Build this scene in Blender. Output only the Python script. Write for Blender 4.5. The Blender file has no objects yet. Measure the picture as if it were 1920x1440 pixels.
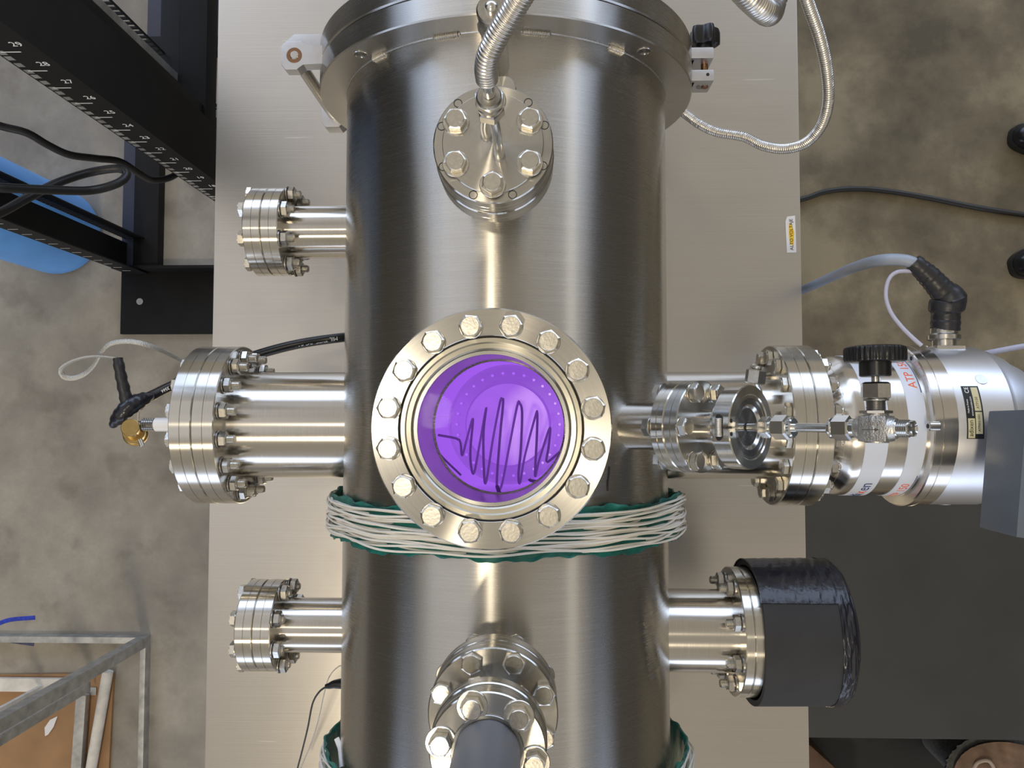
import bpy, bmesh, math, random
from mathutils import Vector, Matrix, Quaternion

random.seed(7)
S = 0.001                                  # everything below is written in millimetres
PI = math.pi
sc = bpy.context.scene
col = sc.collection

# ------------------------------------------------------------------ camera
FPX = 1450.0
CAM = Vector((27.0, 6.0, 747.0))
NAD = (1001.0, 785.0)                      # pixel straight below the camera
n_ = Vector(((NAD[0]-960)/FPX, -(NAD[1]-720)/FPX, -1.0)).normalized()
ROT = n_.rotation_difference(Vector((0, 0, -1)))
cd = bpy.data.cameras.new('camera')
cam = bpy.data.objects.new('camera', cd)
cam.location = CAM*S
cam.rotation_mode = 'QUATERNION'
cam.rotation_quaternion = ROT
cd.sensor_width = 36.0
cd.lens = FPX/1920.0*36.0
cd.clip_start = 0.01
cd.clip_end = 50
col.objects.link(cam)
sc.camera = cam

def pt(px, py, z):
    """point of the place at height z (mm) seen at pixel px, py of the photograph"""
    d = ROT @ Vector(((px-960)/FPX, -(py-720)/FPX, -1.0))
    t = (z-CAM.z)/d.z
    return CAM + d*t

# ------------------------------------------------------------------ view, world, lamps
sc.view_settings.view_transform = 'Standard'
sc.view_settings.look = 'None'
sc.view_settings.gamma = 1.0
sc.view_settings.use_curve_mapping = False
sc.view_settings.exposure = 0.0
sc.cycles.use_denoising = True
sc.cycles.max_bounces = 10
sc.cycles.diffuse_bounces = 4
sc.cycles.glossy_bounces = 6
sc.cycles.transparent_max_bounces = 12
sc.cycles.sample_clamp_indirect = 6.0

class NT:
    """small node-tree writer"""
    def __init__(s, tree):
        s.t = tree
        tree.nodes.clear()
    def n(s, typ, **kw):
        nd = s.t.nodes.new(typ)
        for k, v in kw.items():
            if k.startswith('i_'):
                key = k[2:]
                key = int(key) if key.isdigit() else key
                s.set(nd.inputs[key], v)
            else:
                setattr(nd, k, v)
        return nd
    def set(s, inp, v):
        if isinstance(v, bpy.types.NodeSocket):
            s.t.links.new(v, inp)
        elif isinstance(v, bpy.types.Node):
            s.t.links.new(v.outputs[0], inp)
        else:
            if inp.type == 'RGBA' and len(v) == 3:
                v = (*v, 1)
            inp.default_value = v
    def m(s, op, a, b=0.0, c=None):
        nd = s.t.nodes.new('ShaderNodeMath')
        nd.operation = op
        s.set(nd.inputs[0], a)
        s.set(nd.inputs[1], b)
        if c is not None:
            s.set(nd.inputs[2], c)
        return nd.outputs[0]
    def step(s, v, a, b):
        nd = s.t.nodes.new('ShaderNodeMapRange')
        nd.interpolation_type = 'SMOOTHSTEP'
        s.set(nd.inputs['Value'], v)
        nd.inputs['From Min'].default_value = a
        nd.inputs['From Max'].default_value = b
        return nd.outputs[0]
    def band(s, v, a, b, soft):
        return s.m('MULTIPLY', s.step(v, a-soft, a+soft), s.m('SUBTRACT', 1.0, s.step(v, b-soft, b+soft)))
    def ramp(s, v, stops, interp='LINEAR'):
        nd = s.t.nodes.new('ShaderNodeValToRGB')
        nd.color_ramp.interpolation = interp
        e = nd.color_ramp.elements
        while len(e) < len(stops):
            e.new(0.5)
        for i, (p, c) in enumerate(stops):
            e[i].position = p
            e[i].color = (*c, 1) if len(c) == 3 else c
        s.set(nd.inputs[0], v)
        return nd.outputs[0]
    def mix(s, f, a, b, blend='MIX'):
        nd = s.t.nodes.new('ShaderNodeMix')
        nd.data_type = 'RGBA'
        nd.blend_type = blend
        s.set(nd.inputs[0], f)
        s.set(nd.inputs[6], a)
        s.set(nd.inputs[7], b)
        return nd.outputs[2]

def build_world():
    w = bpy.data.worlds.new('hall')
    sc.world = w
    w.use_nodes = True
    T = NT(w.node_tree)
    tc = T.n('ShaderNodeTexCoord')
    sp = T.n('ShaderNodeSeparateXYZ', i_0=tc.outputs['Generated'])
    X, Y, Z = sp.outputs
    deg = 180/PI
    ax = T.m('MULTIPLY', T.m('ARCTAN2', X, Z), deg)
    ay = T.m('MULTIPLY', T.m('ARCTAN2', Y, Z), deg)
    el = T.m('MULTIPLY', T.m('ARCSINE', Z), deg)
    hyp = T.m('SQRT', T.m('ADD', T.m('MULTIPLY', X, X), T.m('MULTIPLY', Y, Y)))
    yn = T.m('DIVIDE', Y, T.m('MAXIMUM', hyp, 0.001))
    xn = T.m('DIVIDE', X, T.m('MAXIMUM', hyp, 0.001))
    def scl(c, f):
        nd = T.n('ShaderNodeVectorMath', operation='SCALE', i_0=c)
        T.set(nd.inputs['Scale'], f)
        return nd.outputs[0]
    def add(a, b):
        return T.n('ShaderNodeVectorMath', operation='ADD', i_0=a, i_1=b).outputs[0]
    nz = T.n('ShaderNodeTexNoise', i_Vector=tc.outputs['Generated'], i_Scale=3.0)
    f = T.m('MULTIPLY_ADD', nz.outputs[0], 0.5, 0.75)
    # dark side walls, left and right
    side = T.m('MULTIPLY', T.step(T.m('ABSOLUTE', xn), 0.50, 0.68), T.m('SUBTRACT', 1.0, T.step(el, WORLD['side_el'], WORLD['side_el']+9)))
    f = T.m('MULTIPLY', f, T.m('SUBTRACT', 1.0, T.m('MULTIPLY', side, WORLD['dark'])))
    colr = scl(WORLD['roof'], f)
    colr = add(colr, scl(WORLD['win_far'], T.m('MULTIPLY', T.band(el, 13, 33, 2), T.step(yn, 0.55, 0.62))))
    colr = add(colr, scl(WORLD['win_near'], T.m('MULTIPLY', T.band(el, 1, 14, 2), T.step(T.m('MULTIPLY', yn, -1.0), 0.55, 0.62))))
    colr = add(colr, scl(WORLD['sky_left'], T.m('MULTIPLY', T.band(ax, -50, -16, 4), T.band(ay, -20, 50, 8))))
    colr = add(colr, scl(WORLD['strip_right'], T.m('MULTIPLY', T.band(ax, 43, 50, 1.5), T.band(ay, -40, 50, 8))))
    colr = add(colr, scl(WORLD['beam'], T.m('MULTIPLY', T.band(ax, -22.5, -18.5, 1.0), T.band(ay, 15, 38, 3))))
    bg = T.n('ShaderNodeBackground', i_Color=colr, i_Strength=1.0)
    out = T.n('ShaderNodeOutputWorld', i_0=bg.outputs[0])

WORLD = dict(beam=(-0.28, -0.26, -0.21), roof=(0.40, 0.362, 0.302), dark=0.80, side_el=26, win_far=(2.1, 2.6, 3.6), win_near=(1.7, 2.05, 2.8),
             sky_left=(0.36, 0.38, 0.44), strip_right=(0.38, 0.35, 0.29))
build_world()

def area(name, loc, size, power, color):
    l = bpy.data.lights.new(name, 'AREA')
    l.shape = 'DISK'
    l.size = size
    l.energy = power
    l.color = color
    o = bpy.data.objects.new(name, l)
    o.location = Vector(loc)*S
    col.objects.link(o)
    return o
area('hall_lamp', (-430, 40, 3300), 0.17, 8, (1.0, 0.88, 0.68))
area('hall_lamp', (-700, -1830, 3300), 0.40, 43, (1.0, 0.86, 0.64))

# ------------------------------------------------------------------ materials
MATS = {}
def newmat(name):
    m = bpy.data.materials.new(name)
    m.use_nodes = True
    T = NT(m.node_tree)
    MATS[name] = m
    return m, T

def plain(name, color, rough=0.5, metal=0.0, spec=0.5, noise=0.0, nscale=60, bump=0.0, bscale=200, coat=0.0):
    m, T = newmat(name)
    p = T.n('ShaderNodeBsdfPrincipled')
    tc = T.n('ShaderNodeTexCoord')
    c = color
    if noise > 0:
        nz = T.n('ShaderNodeTexNoise', i_Vector=tc.outputs['Object'], i_Scale=nscale, i_Detail=4.0)
        lo = tuple(v*(1-noise) for v in color)
        hi = tuple(min(1, v*(1+noise)) for v in color)
        c = T.ramp(nz.outputs[0], [(0.3, lo), (0.7, hi)])
    T.set(p.inputs['Base Color'], c)
    p.inputs['Roughness'].default_value = rough
    p.inputs['Metallic'].default_value = metal
    p.inputs['Specular IOR Level'].default_value = spec
    p.inputs['Coat Weight'].default_value = coat
    if bump > 0:
        nz = T.n('ShaderNodeTexNoise', i_Vector=tc.outputs['Object'], i_Scale=bscale, i_Detail=3.0)
        b = T.n('ShaderNodeBump', i_Strength=bump, i_Distance=0.001, i_Height=nz.outputs[0])
        T.set(p.inputs['Normal'], b.outputs[0])
    T.n('ShaderNodeOutputMaterial', i_0=p.outputs[0])
    return m

def turned(name, color, rough, aniso, line=3000.0, linebump=0.03, vary=0.04, axial=False, blot=0.0, rline=True):
    """steel turned or brushed round the object's own Z axis"""
    m, T = newmat(name)
    p = T.n('ShaderNodeBsdfPrincipled')
    tc = T.n('ShaderNodeTexCoord')
    P = tc.outputs['Object']
    cr = T.n('ShaderNodeVectorMath', operation='CROSS_PRODUCT', i_0=(0, 0, 1), i_1=P).outputs[0]
    vt = T.n('ShaderNodeVectorTransform', vector_type='VECTOR', convert_from='OBJECT', convert_to='WORLD', i_0=cr).outputs[0]
    T.set(p.inputs['Tangent'], vt)
    p.inputs['Anisotropic'].default_value = aniso
    p.inputs['Anisotropic Rotation'].default_value = 0.0 if axial else 0.25
    sp = T.n('ShaderNodeSeparateXYZ', i_0=P)
    r = T.m('SQRT', T.m('ADD', T.m('MULTIPLY', sp.outputs[0], sp.outputs[0]), T.m('MULTIPLY', sp.outputs[1], sp.outputs[1])))
    ang = T.m('ARCTAN2', sp.outputs[1], sp.outputs[0])
    cv = T.n('ShaderNodeCombineXYZ', i_0=T.m('MULTIPLY', r, line if rline else 0.0), i_1=T.m('MULTIPLY', ang, 2.0), i_2=T.m('MULTIPLY', sp.outputs[2], line))
    nz = T.n('ShaderNodeTexNoise', i_Vector=cv.outputs[0], i_Scale=1.0, i_Detail=2.0)
    lo = tuple(v*(1-vary) for v in color)
    hi = tuple(min(1, v*(1+vary)) for v in color)
    c = T.ramp(nz.outputs[0], [(0.3, lo), (0.7, hi)])
    if blot > 0:
        n2 = T.n('ShaderNodeTexNoise', i_Vector=P, i_Scale=14.0, i_Detail=5.0)
        c = T.mix(T.m('MULTIPLY', T.step(n2.outputs[0], 0.45, 0.75), blot), c, (0.42, 0.37, 0.30))
    T.set(p.inputs['Base Color'], c)
    p.inputs['Metallic'].default_value = 1.0
    T.set(p.inputs['Roughness'], T.m('MULTIPLY_ADD', nz.outputs[0], rough*0.3, rough*0.85))
    b = T.n('ShaderNodeBump', i_Strength=linebump, i_Distance=0.0003, i_Height=nz.outputs[0])
    T.set(p.inputs['Normal'], b.outputs[0])
    T.n('ShaderNodeOutputMaterial', i_0=p.outputs[0])
    return m

turned('shell_steel', (0.56, 0.54, 0.50), 0.265, 0.96, linebump=0.012, line=1800, vary=0.05, blot=0.12, rline=False)
turned('tube_steel', (0.64, 0.61, 0.56), 0.20, 0.92, line=1800, vary=0.04, blot=0.2, rline=False)
turned('flange_steel', (0.66, 0.635, 0.58), 0.185, 1.0, line=2600, linebump=0.015, vary=0.04)
turned('dark_turned', (0.36, 0.36, 0.35), 0.27, 0.9, linebump=0.015, line=2600, vary=0.04)
turned('pump_steel', (0.68, 0.65, 0.60), 0.22, 0.90, line=2000, vary=0.03, rline=False)
turned('pump_satin', (0.83, 0.84, 0.87), 0.42, 0.55, line=2500, vary=0.02, rline=False)
turned('ring_steel', (0.44, 0.42, 0.36), 0.24, 0.9, linebump=0.015, line=2600, vary=0.04)
plain('bolt_steel', (0.68, 0.65, 0.58), 0.27, 1.0, noise=0.08, nscale=400, bump=0.07, bscale=500)
turned('satin_flange', (0.50, 0.49, 0.46), 0.30, 0.85, linebump=0.02, line=2600)
plain('nut_steel', (0.56, 0.54, 0.50), 0.25, 1.0, noise=0.1, nscale=300)
plain('thread_steel', (0.42, 0.41, 0.39), 0.3, 1.0)
plain('bright_steel', (0.70, 0.69, 0.66), 0.2, 1.0, noise=0.04, nscale=100)
plain('cast_steel', (0.62, 0.61, 0.59), 0.36, 1.0, noise=0.06, nscale=200, bump=0.4, bscale=900)
plain('hose_steel', (0.70, 0.67, 0.62), 0.32, 1.0)
plain('aluminium', (0.64, 0.64, 0.655), 0.38, 0.9, noise=0.04, nscale=150)
plain('groove_dark', (0.02, 0.02, 0.02), 0.7)
plain('black_paint', (0.009, 0.009, 0.0095), 0.55, spec=0.22, noise=0.25, nscale=12)
plain('black_plastic', (0.010, 0.010, 0.011), 0.28)
plain('black_rubber', (0.014, 0.014, 0.015), 0.42, bump=0.2, bscale=120)
plain('black_tape', (0.012, 0.013, 0.02), 0.26, bump=0.8, bscale=90)
plain('foam', (0.028, 0.028, 0.030), 0.75, noise=0.1, nscale=40, bump=0.3, bscale=300)
plain('blueblack_paint', (0.012, 0.014, 0.018), 0.5, spec=0.25)
plain('slate_paint', (0.035, 0.04, 0.068), 0.45)
plain('blue_paint', (0.13, 0.38, 0.80), 0.38, noise=0.12, nscale=9)
plain('blue_marker', (0.02, 0.05, 0.50), 0.5, noise=0.4, nscale=90)
plain('brass', (0.62, 0.46, 0.20), 0.25, 1.0, noise=0.1, nscale=200)
plain('ceramic', (0.86, 0.85, 0.86), 0.25)
plain('braid', (0.55, 0.54, 0.50), 0.45, 0.7, bump=1.0, bscale=900)
plain('white_wire', (0.80, 0.77, 0.70), 0.4)
plain('green_silicone', (0.008, 0.15, 0.125), 0.42, noise=0.35, nscale=70, bump=0.5, bscale=140)
plain('white_plastic', (0.75, 0.75, 0.76), 0.4)
plain('cable_grey', (0.33, 0.38, 0.47), 0.4)
plain('cable_lilac', (0.50, 0.50, 0.62), 0.4)
plain('shrink_black', (0.022, 0.022, 0.026), 0.38, bump=0.9, bscale=70)
plain('box_grey', (0.105, 0.125, 0.150), 0.5, noise=0.06, nscale=30, bump=0.15, bscale=400)
plain('gauge_grey', (0.17, 0.175, 0.19), 0.42, noise=0.05, nscale=20)
plain('case_grey', (0.040, 0.038, 0.033), 0.6, noise=0.15, nscale=6)
plain('band_white', (0.68, 0.72, 0.80), 0.35)
plain('ink_navy', (0.01, 0.03, 0.16), 0.5)
plain('ink_orange', (0.85, 0.13, 0.03), 0.5)
plain('ink_black', (0.012, 0.012, 0.012), 0.5)
plain('ink_white', (0.95, 0.95, 0.93), 0.5)
plain('plate_gold', (0.62, 0.56, 0.33), 0.35)
plain('sticker_yellow', (0.85, 0.55, 0.04), 0.5)
plain('paper', (0.80, 0.78, 0.76), 0.5)
plain('galvanised', (0.46, 0.46, 0.44), 0.45, 0.7, noise=0.25, nscale=35)
plain('white_paint', (0.66, 0.62, 0.55), 0.5, noise=0.2, nscale=25)
plain('board', (0.34, 0.19, 0.085), 0.6, noise=0.2, nscale=8)
plain('suede', (0.20, 0.13, 0.09), 0.9, noise=0.3, nscale=40, bump=0.6, bscale=200)
plain('fleece', (0.10, 0.10, 0.095), 0.95, noise=0.3, nscale=120, bump=1.0, bscale=300)
plain('lace', (0.42, 0.34, 0.28), 0.8)
plain('brown_leather', (0.10, 0.055, 0.03), 0.6, noise=0.25, nscale=30)
plain('shoe_black', (0.010, 0.010, 0.012), 0.22)
plain('filament', (0.018, 0.008, 0.03), 0.5)
plain('inner_steel', (0.55, 0.50, 0.52), 0.45, 1.0, noise=0.15, nscale=30, bump=0.3, bscale=60)
plain('copper', (0.30, 0.17, 0.10), 0.35, 1.0)

def table_mat():
    m, T = newmat('table_steel')
    p = T.n('ShaderNodeBsdfPrincipled')
    tc = T.n('ShaderNodeTexCoord')
    P = tc.outputs['Object']
    mp = T.n('ShaderNodeMapping', i_0=P)
    mp.inputs['Scale'].default_value = (5, 900, 1)
    nz = T.n('ShaderNodeTexNoise', i_Vector=mp.outputs[0], i_Scale=1.0, i_Detail=3.0)
    n2 = T.n('ShaderNodeTexNoise', i_Vector=P, i_Scale=7.0, i_Detail=6.0)
    c = T.ramp(nz.outputs[0], [(0.25, (0.57, 0.535, 0.48)), (0.75, (0.62, 0.585, 0.53))])
    c = T.mix(T.m('MULTIPLY', T.step(n2.outputs[0], 0.5, 0.8), 0.35), c, (0.50, 0.46, 0.42))
    # short bright scratches
    mp2 = T.n('ShaderNodeMapping', i_0=P)
    mp2.inputs['Rotation'].default_value = (0, 0, 0.9)
    mp2.inputs['Scale'].default_value = (12, 260, 1)
    n3 = T.n('ShaderNodeTexNoise', i_Vector=mp2.outputs[0], i_Scale=1.0, i_Detail=1.0)
    c = T.mix(T.m('MULTIPLY', T.step(n3.outputs[0], 0.76, 0.80), 0.6), c, (0.85, 0.82, 0.76))
    T.set(p.inputs['Base Color'], c)
    p.inputs['Metallic'].default_value = 0.92
    T.set(p.inputs['Roughness'], T.m('MULTIPLY_ADD', n2.outputs[0], 0.10, 0.25))
    p.inputs['Anisotropic'].default_value = 0.45
    T.set(p.inputs['Tangent'], (0, 1, 0)) if False else None
    tg = T.n('ShaderNodeCombineXYZ', i_0=0.0, i_1=1.0, i_2=0.0)
    T.set(p.inputs['Tangent'], tg.outputs[0])
    b = T.n('ShaderNodeBump', i_Strength=0.12, i_Distance=0.0006, i_Height=T.m('ADD', nz.outputs[0], T.m('MULTIPLY', n2.outputs[0], 1.5)))
    T.set(p.inputs['Normal'], b.outputs[0])
    T.n('ShaderNodeOutputMaterial', i_0=p.outputs[0])
table_mat()

def floor_mat():
    m, T = newmat('concrete')
    p = T.n('ShaderNodeBsdfPrincipled')
    tc = T.n('ShaderNodeTexCoord')
    P = tc.outputs['Object']
    sp = T.n('ShaderNodeSeparateXYZ', i_0=P)
    n1 = T.n('ShaderNodeTexNoise', i_Vector=P, i_Scale=3.2, i_Detail=7.0, i_Roughness=0.62)
    n2 = T.n('ShaderNodeTexNoise', i_Vector=P, i_Scale=11.0, i_Detail=6.0)
    n3 = T.n('ShaderNodeTexNoise', i_Vector=P, i_Scale=90.0, i_Detail=4.0)
    warm = T.ramp(n1.outputs[0], [(0.36, (0.085, 0.070, 0.044)), (0.5, (0.175, 0.145, 0.092)), (0.62, (0.30, 0.255, 0.165))])
    cool = T.ramp(n1.outputs[0], [(0.32, (0.235, 0.215, 0.19)), (0.5, (0.345, 0.315, 0.265)), (0.66, (0.46, 0.42, 0.355))])
    side = T.step(T.m('ADD', sp.outputs[0], T.m('MULTIPLY', n2.outputs[0], 0.4)), -0.5, 0.75)
    c = T.mix(side, cool, warm)
    c = T.mix(T.m('MULTIPLY', T.step(n2.outputs[0], 0.52, 0.72), 0.35), c, (0.09, 0.075, 0.055))
    c = T.mix(T.m('MULTIPLY', n3.outputs[0], 0.25), c, (0.16, 0.14, 0.11))
    T.set(p.inputs['Base Color'], c)
    p.inputs['Roughness'].default_value = 0.5
    p.inputs['Specular IOR Level'].default_value = 0.35
    b = T.n('ShaderNodeBump', i_Strength=0.2, i_Distance=0.002, i_Height=n2.outputs[0])
    T.set(p.inputs['Normal'], b.outputs[0])
    T.n('ShaderNodeOutputMaterial', i_0=p.outputs[0])
floor_mat()

def glass_mat():
    m, T = newmat('window_glass')
    fr = T.n('ShaderNodeFresnel', i_IOR=1.5)
    tr = T.n('ShaderNodeBsdfTransparent', i_Color=(0.98, 0.97, 0.99))
    gl = T.n('ShaderNodeBsdfGlossy', i_Roughness=0.02)
    mx = T.n('ShaderNodeMixShader', i_0=T.m('MULTIPLY', fr.outputs[0], 0.012), i_1=tr.outputs[0], i_2=gl.outputs[0])
    T.n('ShaderNodeOutputMaterial', i_0=mx.outputs[0])
glass_mat()

def pane_mat():
    m, T = newmat('clear_sheet')
    fr = T.n('ShaderNodeFresnel', i_IOR=1.45)
    tr = T.n('ShaderNodeBsdfTransparent', i_Color=(0.90, 0.90, 0.89))
    gl = T.n('ShaderNodeBsdfGlossy', i_Roughness=0.08)
    mx = T.n('ShaderNodeMixShader', i_0=T.m('MULTIPLY', fr.outputs[0], 1.0), i_1=tr.outputs[0], i_2=gl.outputs[0])
    T.n('ShaderNodeOutputMaterial', i_0=mx.outputs[0])
pane_mat()

def plasma_mat():
    m, T = newmat('plasma')
    tr = T.n('ShaderNodeBsdfTransparent')
    em = T.n('ShaderNodeEmission', i_Color=(0.40, 0.125, 0.95), i_Strength=2.75)
    o = T.n('ShaderNodeOutputMaterial')
    T.set(o.inputs['Volume'], em.outputs[0])
plasma_mat()

# ------------------------------------------------------------------ mesh helpers (mm in, metres out)
def link(o, parent=None):
    col.objects.link(o)
    if parent is not None:
        o.parent = parent
    return o

def smooth_by_angle(bm, deg=35):
    for f in bm.faces:
        f.smooth = True
    lim = math.radians(deg)
    for e in bm.edges:
        if len(e.link_faces) == 2 and e.calc_face_angle(0.0) > lim:
            e.smooth = False

def obj(name, bm, mat, parent=None, M=None, deg=35, flat=False):
    if not flat:
        bm.normal_update()
        smooth_by_angle(bm, deg)
    bmesh.ops.scale(bm, vec=(S, S, S), verts=bm.verts)
    me = bpy.data.meshes.new(name)
    bm.to_mesh(me)
    bm.free()
    mats = mat if isinstance(mat, (list, tuple)) else [mat]
    for x in mats:
        me.materials.append(MATS[x])
    o = bpy.data.objects.new(name, me)
    if M is not None:
        M = M.copy()
        M.translation = M.translation*S
        o.matrix_local = M
    return link(o, parent)

def tag(o, label=None, cat=None, group=None, kind=None):
    if label: o['label'] = label
    if cat: o['category'] = cat
    if group: o['group'] = group
    if kind: o['kind'] = kind
    return o

def thing(name, label, cat, M=None, group=None, loc=None):
    o = bpy.data.objects.new(name, None)
    o.empty_display_size = 0.02
    if loc is not None:
        M = Matrix.Translation(Vector(loc))
    if M is not None:
        M = M.copy()
        M.translation = M.translation*S
        o.matrix_local = M
    link(o)
    return tag(o, label, cat, group)

def copy_tree(o, parent=None):
    c = o.copy()
    col.objects.link(c)
    if parent is not None:
        c.parent = parent
        c.matrix_parent_inverse = o.matrix_parent_inverse.copy()
    for ch in list(o.children):
        copy_tree(ch, c)
    return c

def frame(origin, direction, xhint=(0, 1, 0)):
    """matrix whose Z runs along direction, standing at origin"""
    z = Vector(direction).normalized()
    x = Vector(xhint)
    x = (x - z*x.dot(z))
    if x.length < 1e-4:
        x = Vector((1, 0, 0)) - z*z.x
    x.normalize()
    y = z.cross(x)
    M = Matrix((x, y, z)).transposed().to_4x4()
    M.translation = Vector(origin)
    return M

def T3(x, y, z):
    return Matrix.Translation(Vector((x, y, z)))

def lathe(bm, prof, seg=96, M=None, mi=0):
    """revolve [(r, z), ...] round Z; r = 0 closes to a point"""
    M = M or Matrix.Identity(4)
    rings = []
    for r, z in prof:
        if r <= 1e-6:
            rings.append([bm.verts.new(M @ Vector((0, 0, z)))])
        else:
            rings.append([bm.verts.new(M @ Vector((r*math.cos(2*PI*k/seg), r*math.sin(2*PI*k/seg), z))) for k in range(seg)])
    for a, b in zip(rings, rings[1:]):
        for k in range(seg):
            k2 = (k+1) % seg
            if len(a) == 1 and len(b) == 1:
                continue
            if len(a) == 1:
                f = bm.faces.new((a[0], b[k2], b[k]))
            elif len(b) == 1:
                f = bm.faces.new((a[k], a[k2], b[0]))
            else:
                f = bm.faces.new((a[k], a[k2], b[k2], b[k]))
            f.material_index = mi
    return bm

def fixn(bm):
    bmesh.ops.recalc_face_normals(bm, faces=bm.faces)
    return bm

def disc(bm, r, z0, z1, seg=96, c=0.6, ri=0.0, M=None, grooves=(), mi=0):
    """washer-like solid with chamfered rims; grooves = z values of fine V grooves in the outer wall"""
    p = []
    if ri > 0:
        p += [(ri, z0), (r-c, z0), (r, z0+c)]
    else:
        p += [(0, z0), (r-c, z0), (r, z0+c)]
    for g, w, d in grooves:
        p += [(r, g-w), (r-d, g-w*0.4), (r-d, g+w*0.4), (r, g+w)]
    p += [(r, z1-c), (r-c, z1)]
    p += [(ri, z1), (ri, z0)] if ri > 0 else [(0, z1)]
    lathe(bm, p, seg, M, mi)
    return bm

def prism(bm, n, af, z0, z1, M=None, rot=0.0, cham=0.0, mi=0):
    """n-sided prism, across-flats af, with a turned chamfer on top and bottom"""
    M = M or Matrix.Identity(4)
    R = af/2/math.cos(PI/n)
    ri = af/2*0.985
    rings = []
    def ring(r, z, k0=0):
        return [bm.verts.new(M @ Vector((r*math.cos(rot+2*PI*(k+k0)/n), r*math.sin(rot+2*PI*(k+k0)/n), z))) for k in range(n)]
    if cham > 0:
        levels = [(ri*0.97, z0), (R, z0+cham), (R, z1-cham), (ri*0.97, z1)]
    else:
        levels = [(R, z0), (R, z1)]
    for r, z in levels:
        rings.append(ring(r, z))
    for a, b in zip(rings, rings[1:]):
        for k in range(n):
            f = bm.faces.new((a[k], a[(k+1) % n], b[(k+1) % n], b[k]))
            f.material_index = mi
    bm.faces.new(list(reversed(rings[0]))).material_index = mi
    bm.faces.new(rings[-1]).material_index = mi
    return bm

def cbox(bm, x0, x1, y0, y1, z0, z1, bev=0.0, M=None, mi=0):
    M = M or Matrix.Identity(4)
    vs = [bm.verts.new(M @ Vector((x, y, z))) for x in (x0, x1) for y in (y0, y1) for z in (z0, z1)]
    q = [(0, 1, 3, 2), (4, 6, 7, 5), (0, 4, 5, 1), (2, 3, 7, 6), (0, 2, 6, 4), (1, 5, 7, 3)]
    fs = [bm.faces.new([vs[i] for i in f]) for f in q]
    for f in fs:
        f.material_index = mi
    if bev > 0:
        es = list({e for f in fs for e in f.edges})
        bmesh.ops.bevel(bm, geom=es, offset=bev, segments=2, profile=0.7, affect='EDGES')
    return bm

def extrude_poly(bm, pts, z0, z1, bev=0.0, M=None, mi=0):
    M = M or Matrix.Identity(4)
    a = [bm.verts.new(M @ Vector((x, y, z0))) for x, y in pts]
    b = [bm.verts.new(M @ Vector((x, y, z1))) for x, y in pts]
    fs = [bm.faces.new(list(reversed(a))), bm.faces.new(b)]
    n = len(pts)
    for k in range(n):
        fs.append(bm.faces.new((a[k], a[(k+1) % n], b[(k+1) % n], b[k])))
    for f in fs:
        f.material_index = mi
    if bev > 0:
        es = list({e for f in fs[:2] for e in f.edges})
        bmesh.ops.bevel(bm, geom=es, offset=bev, segments=2, profile=0.7, affect='EDGES')
    fixn(bm)
    return bm

def catmull(pts, step):
    P = [Vector(p) for p in pts]
    P = [P[0]*2-P[1]] + P + [P[-1]*2-P[-2]]
    out = []
    for i in range(1, len(P)-2):
        p0, p1, p2, p3 = P[i-1:i+3]
        L = (p2-p1).length
        n = max(2, int(L/step))
        for k in range(n):
            t = k/n
            out.append(0.5*((2*p1)+(-p0+p2)*t+(2*p0-5*p1+4*p2-p3)*t*t+(-p0+3*p1-3*p2+p3)*t**3))
    out.append(P[-2])
    return out

def sweep(bm, pts, rad, seg=12, step=4.0, smooth=True, cap=True, flat=None, mi=0, up=None):
    """tube along a path; rad = number or function(distance, total); flat = (wide, thick) gives a ribbon"""
    C = catmull(pts, step) if smooth else [Vector(p) for p in pts]
    D = [0.0]
    for a, b in zip(C, C[1:]):
        D.append(D[-1]+(b-a).length)
    tot = D[-1]
    t0 = (C[1]-C[0]).normalized()
    nrm = Vector(up) if up else (Vector((0, 0, 1)) if abs(t0.z) < 0.9 else Vector((1, 0, 0)))
    rings = []
    for i, c in enumerate(C):
        t = (C[min(i+1, len(C)-1)]-C[max(i-1, 0)]).normalized()
        nrm = (nrm - t*nrm.dot(t))
        nrm.normalize()
        bn = t.cross(nrm)
        r = rad(D[i], tot) if callable(rad) else rad
        ring = []
        for k in range(seg):
            a = 2*PI*k/seg
            if flat:
                v = c + bn*(math.cos(a)*flat[0]) + nrm*(math.sin(a)*flat[1])
            else:
                v = c + (bn*math.cos(a)+nrm*math.sin(a))*r
            ring.append(bm.verts.new(v))
        rings.append(ring)
    for a, b in zip(rings, rings[1:]):
        for k in range(seg):
            f = bm.faces.new((a[k], a[(k+1) % seg], b[(k+1) % seg], b[k]))
            f.material_index = mi
    if cap:
        bm.faces.new(list(reversed(rings[0]))).material_index = mi
        bm.faces.new(rings[-1]).material_index = mi
    return bm

def corr(r0, depth, pitch):
    return lambda d, t: r0 + depth*(0.5+0.5*math.cos(2*PI*d/pitch))**0.6

def B():
    return bmesh.new()

TEXTS = {}
def text_bm(s, size, thick=0.15, align='CENTER'):
    """letters as a mesh lying in XY, centred, in mm"""
    cu = bpy.data.curves.new('txt', 'FONT')
    cu.body = s
    cu.size = size
    cu.extrude = thick
    cu.align_x = align
    cu.align_y = 'CENTER'
    cu.resolution_u = 3
    o = bpy.data.objects.new('txt', cu)
    col.objects.link(o)
    bpy.context.view_layer.update()
    dg = bpy.context.evaluated_depsgraph_get()
    me = bpy.data.meshes.new_from_object(o.evaluated_get(dg))
    bm = bmesh.new()
    bm.from_mesh(me)
    bpy.data.meshes.remove(me)
    bpy.data.objects.remove(o)
    bpy.data.curves.remove(cu)
    return bm

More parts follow.
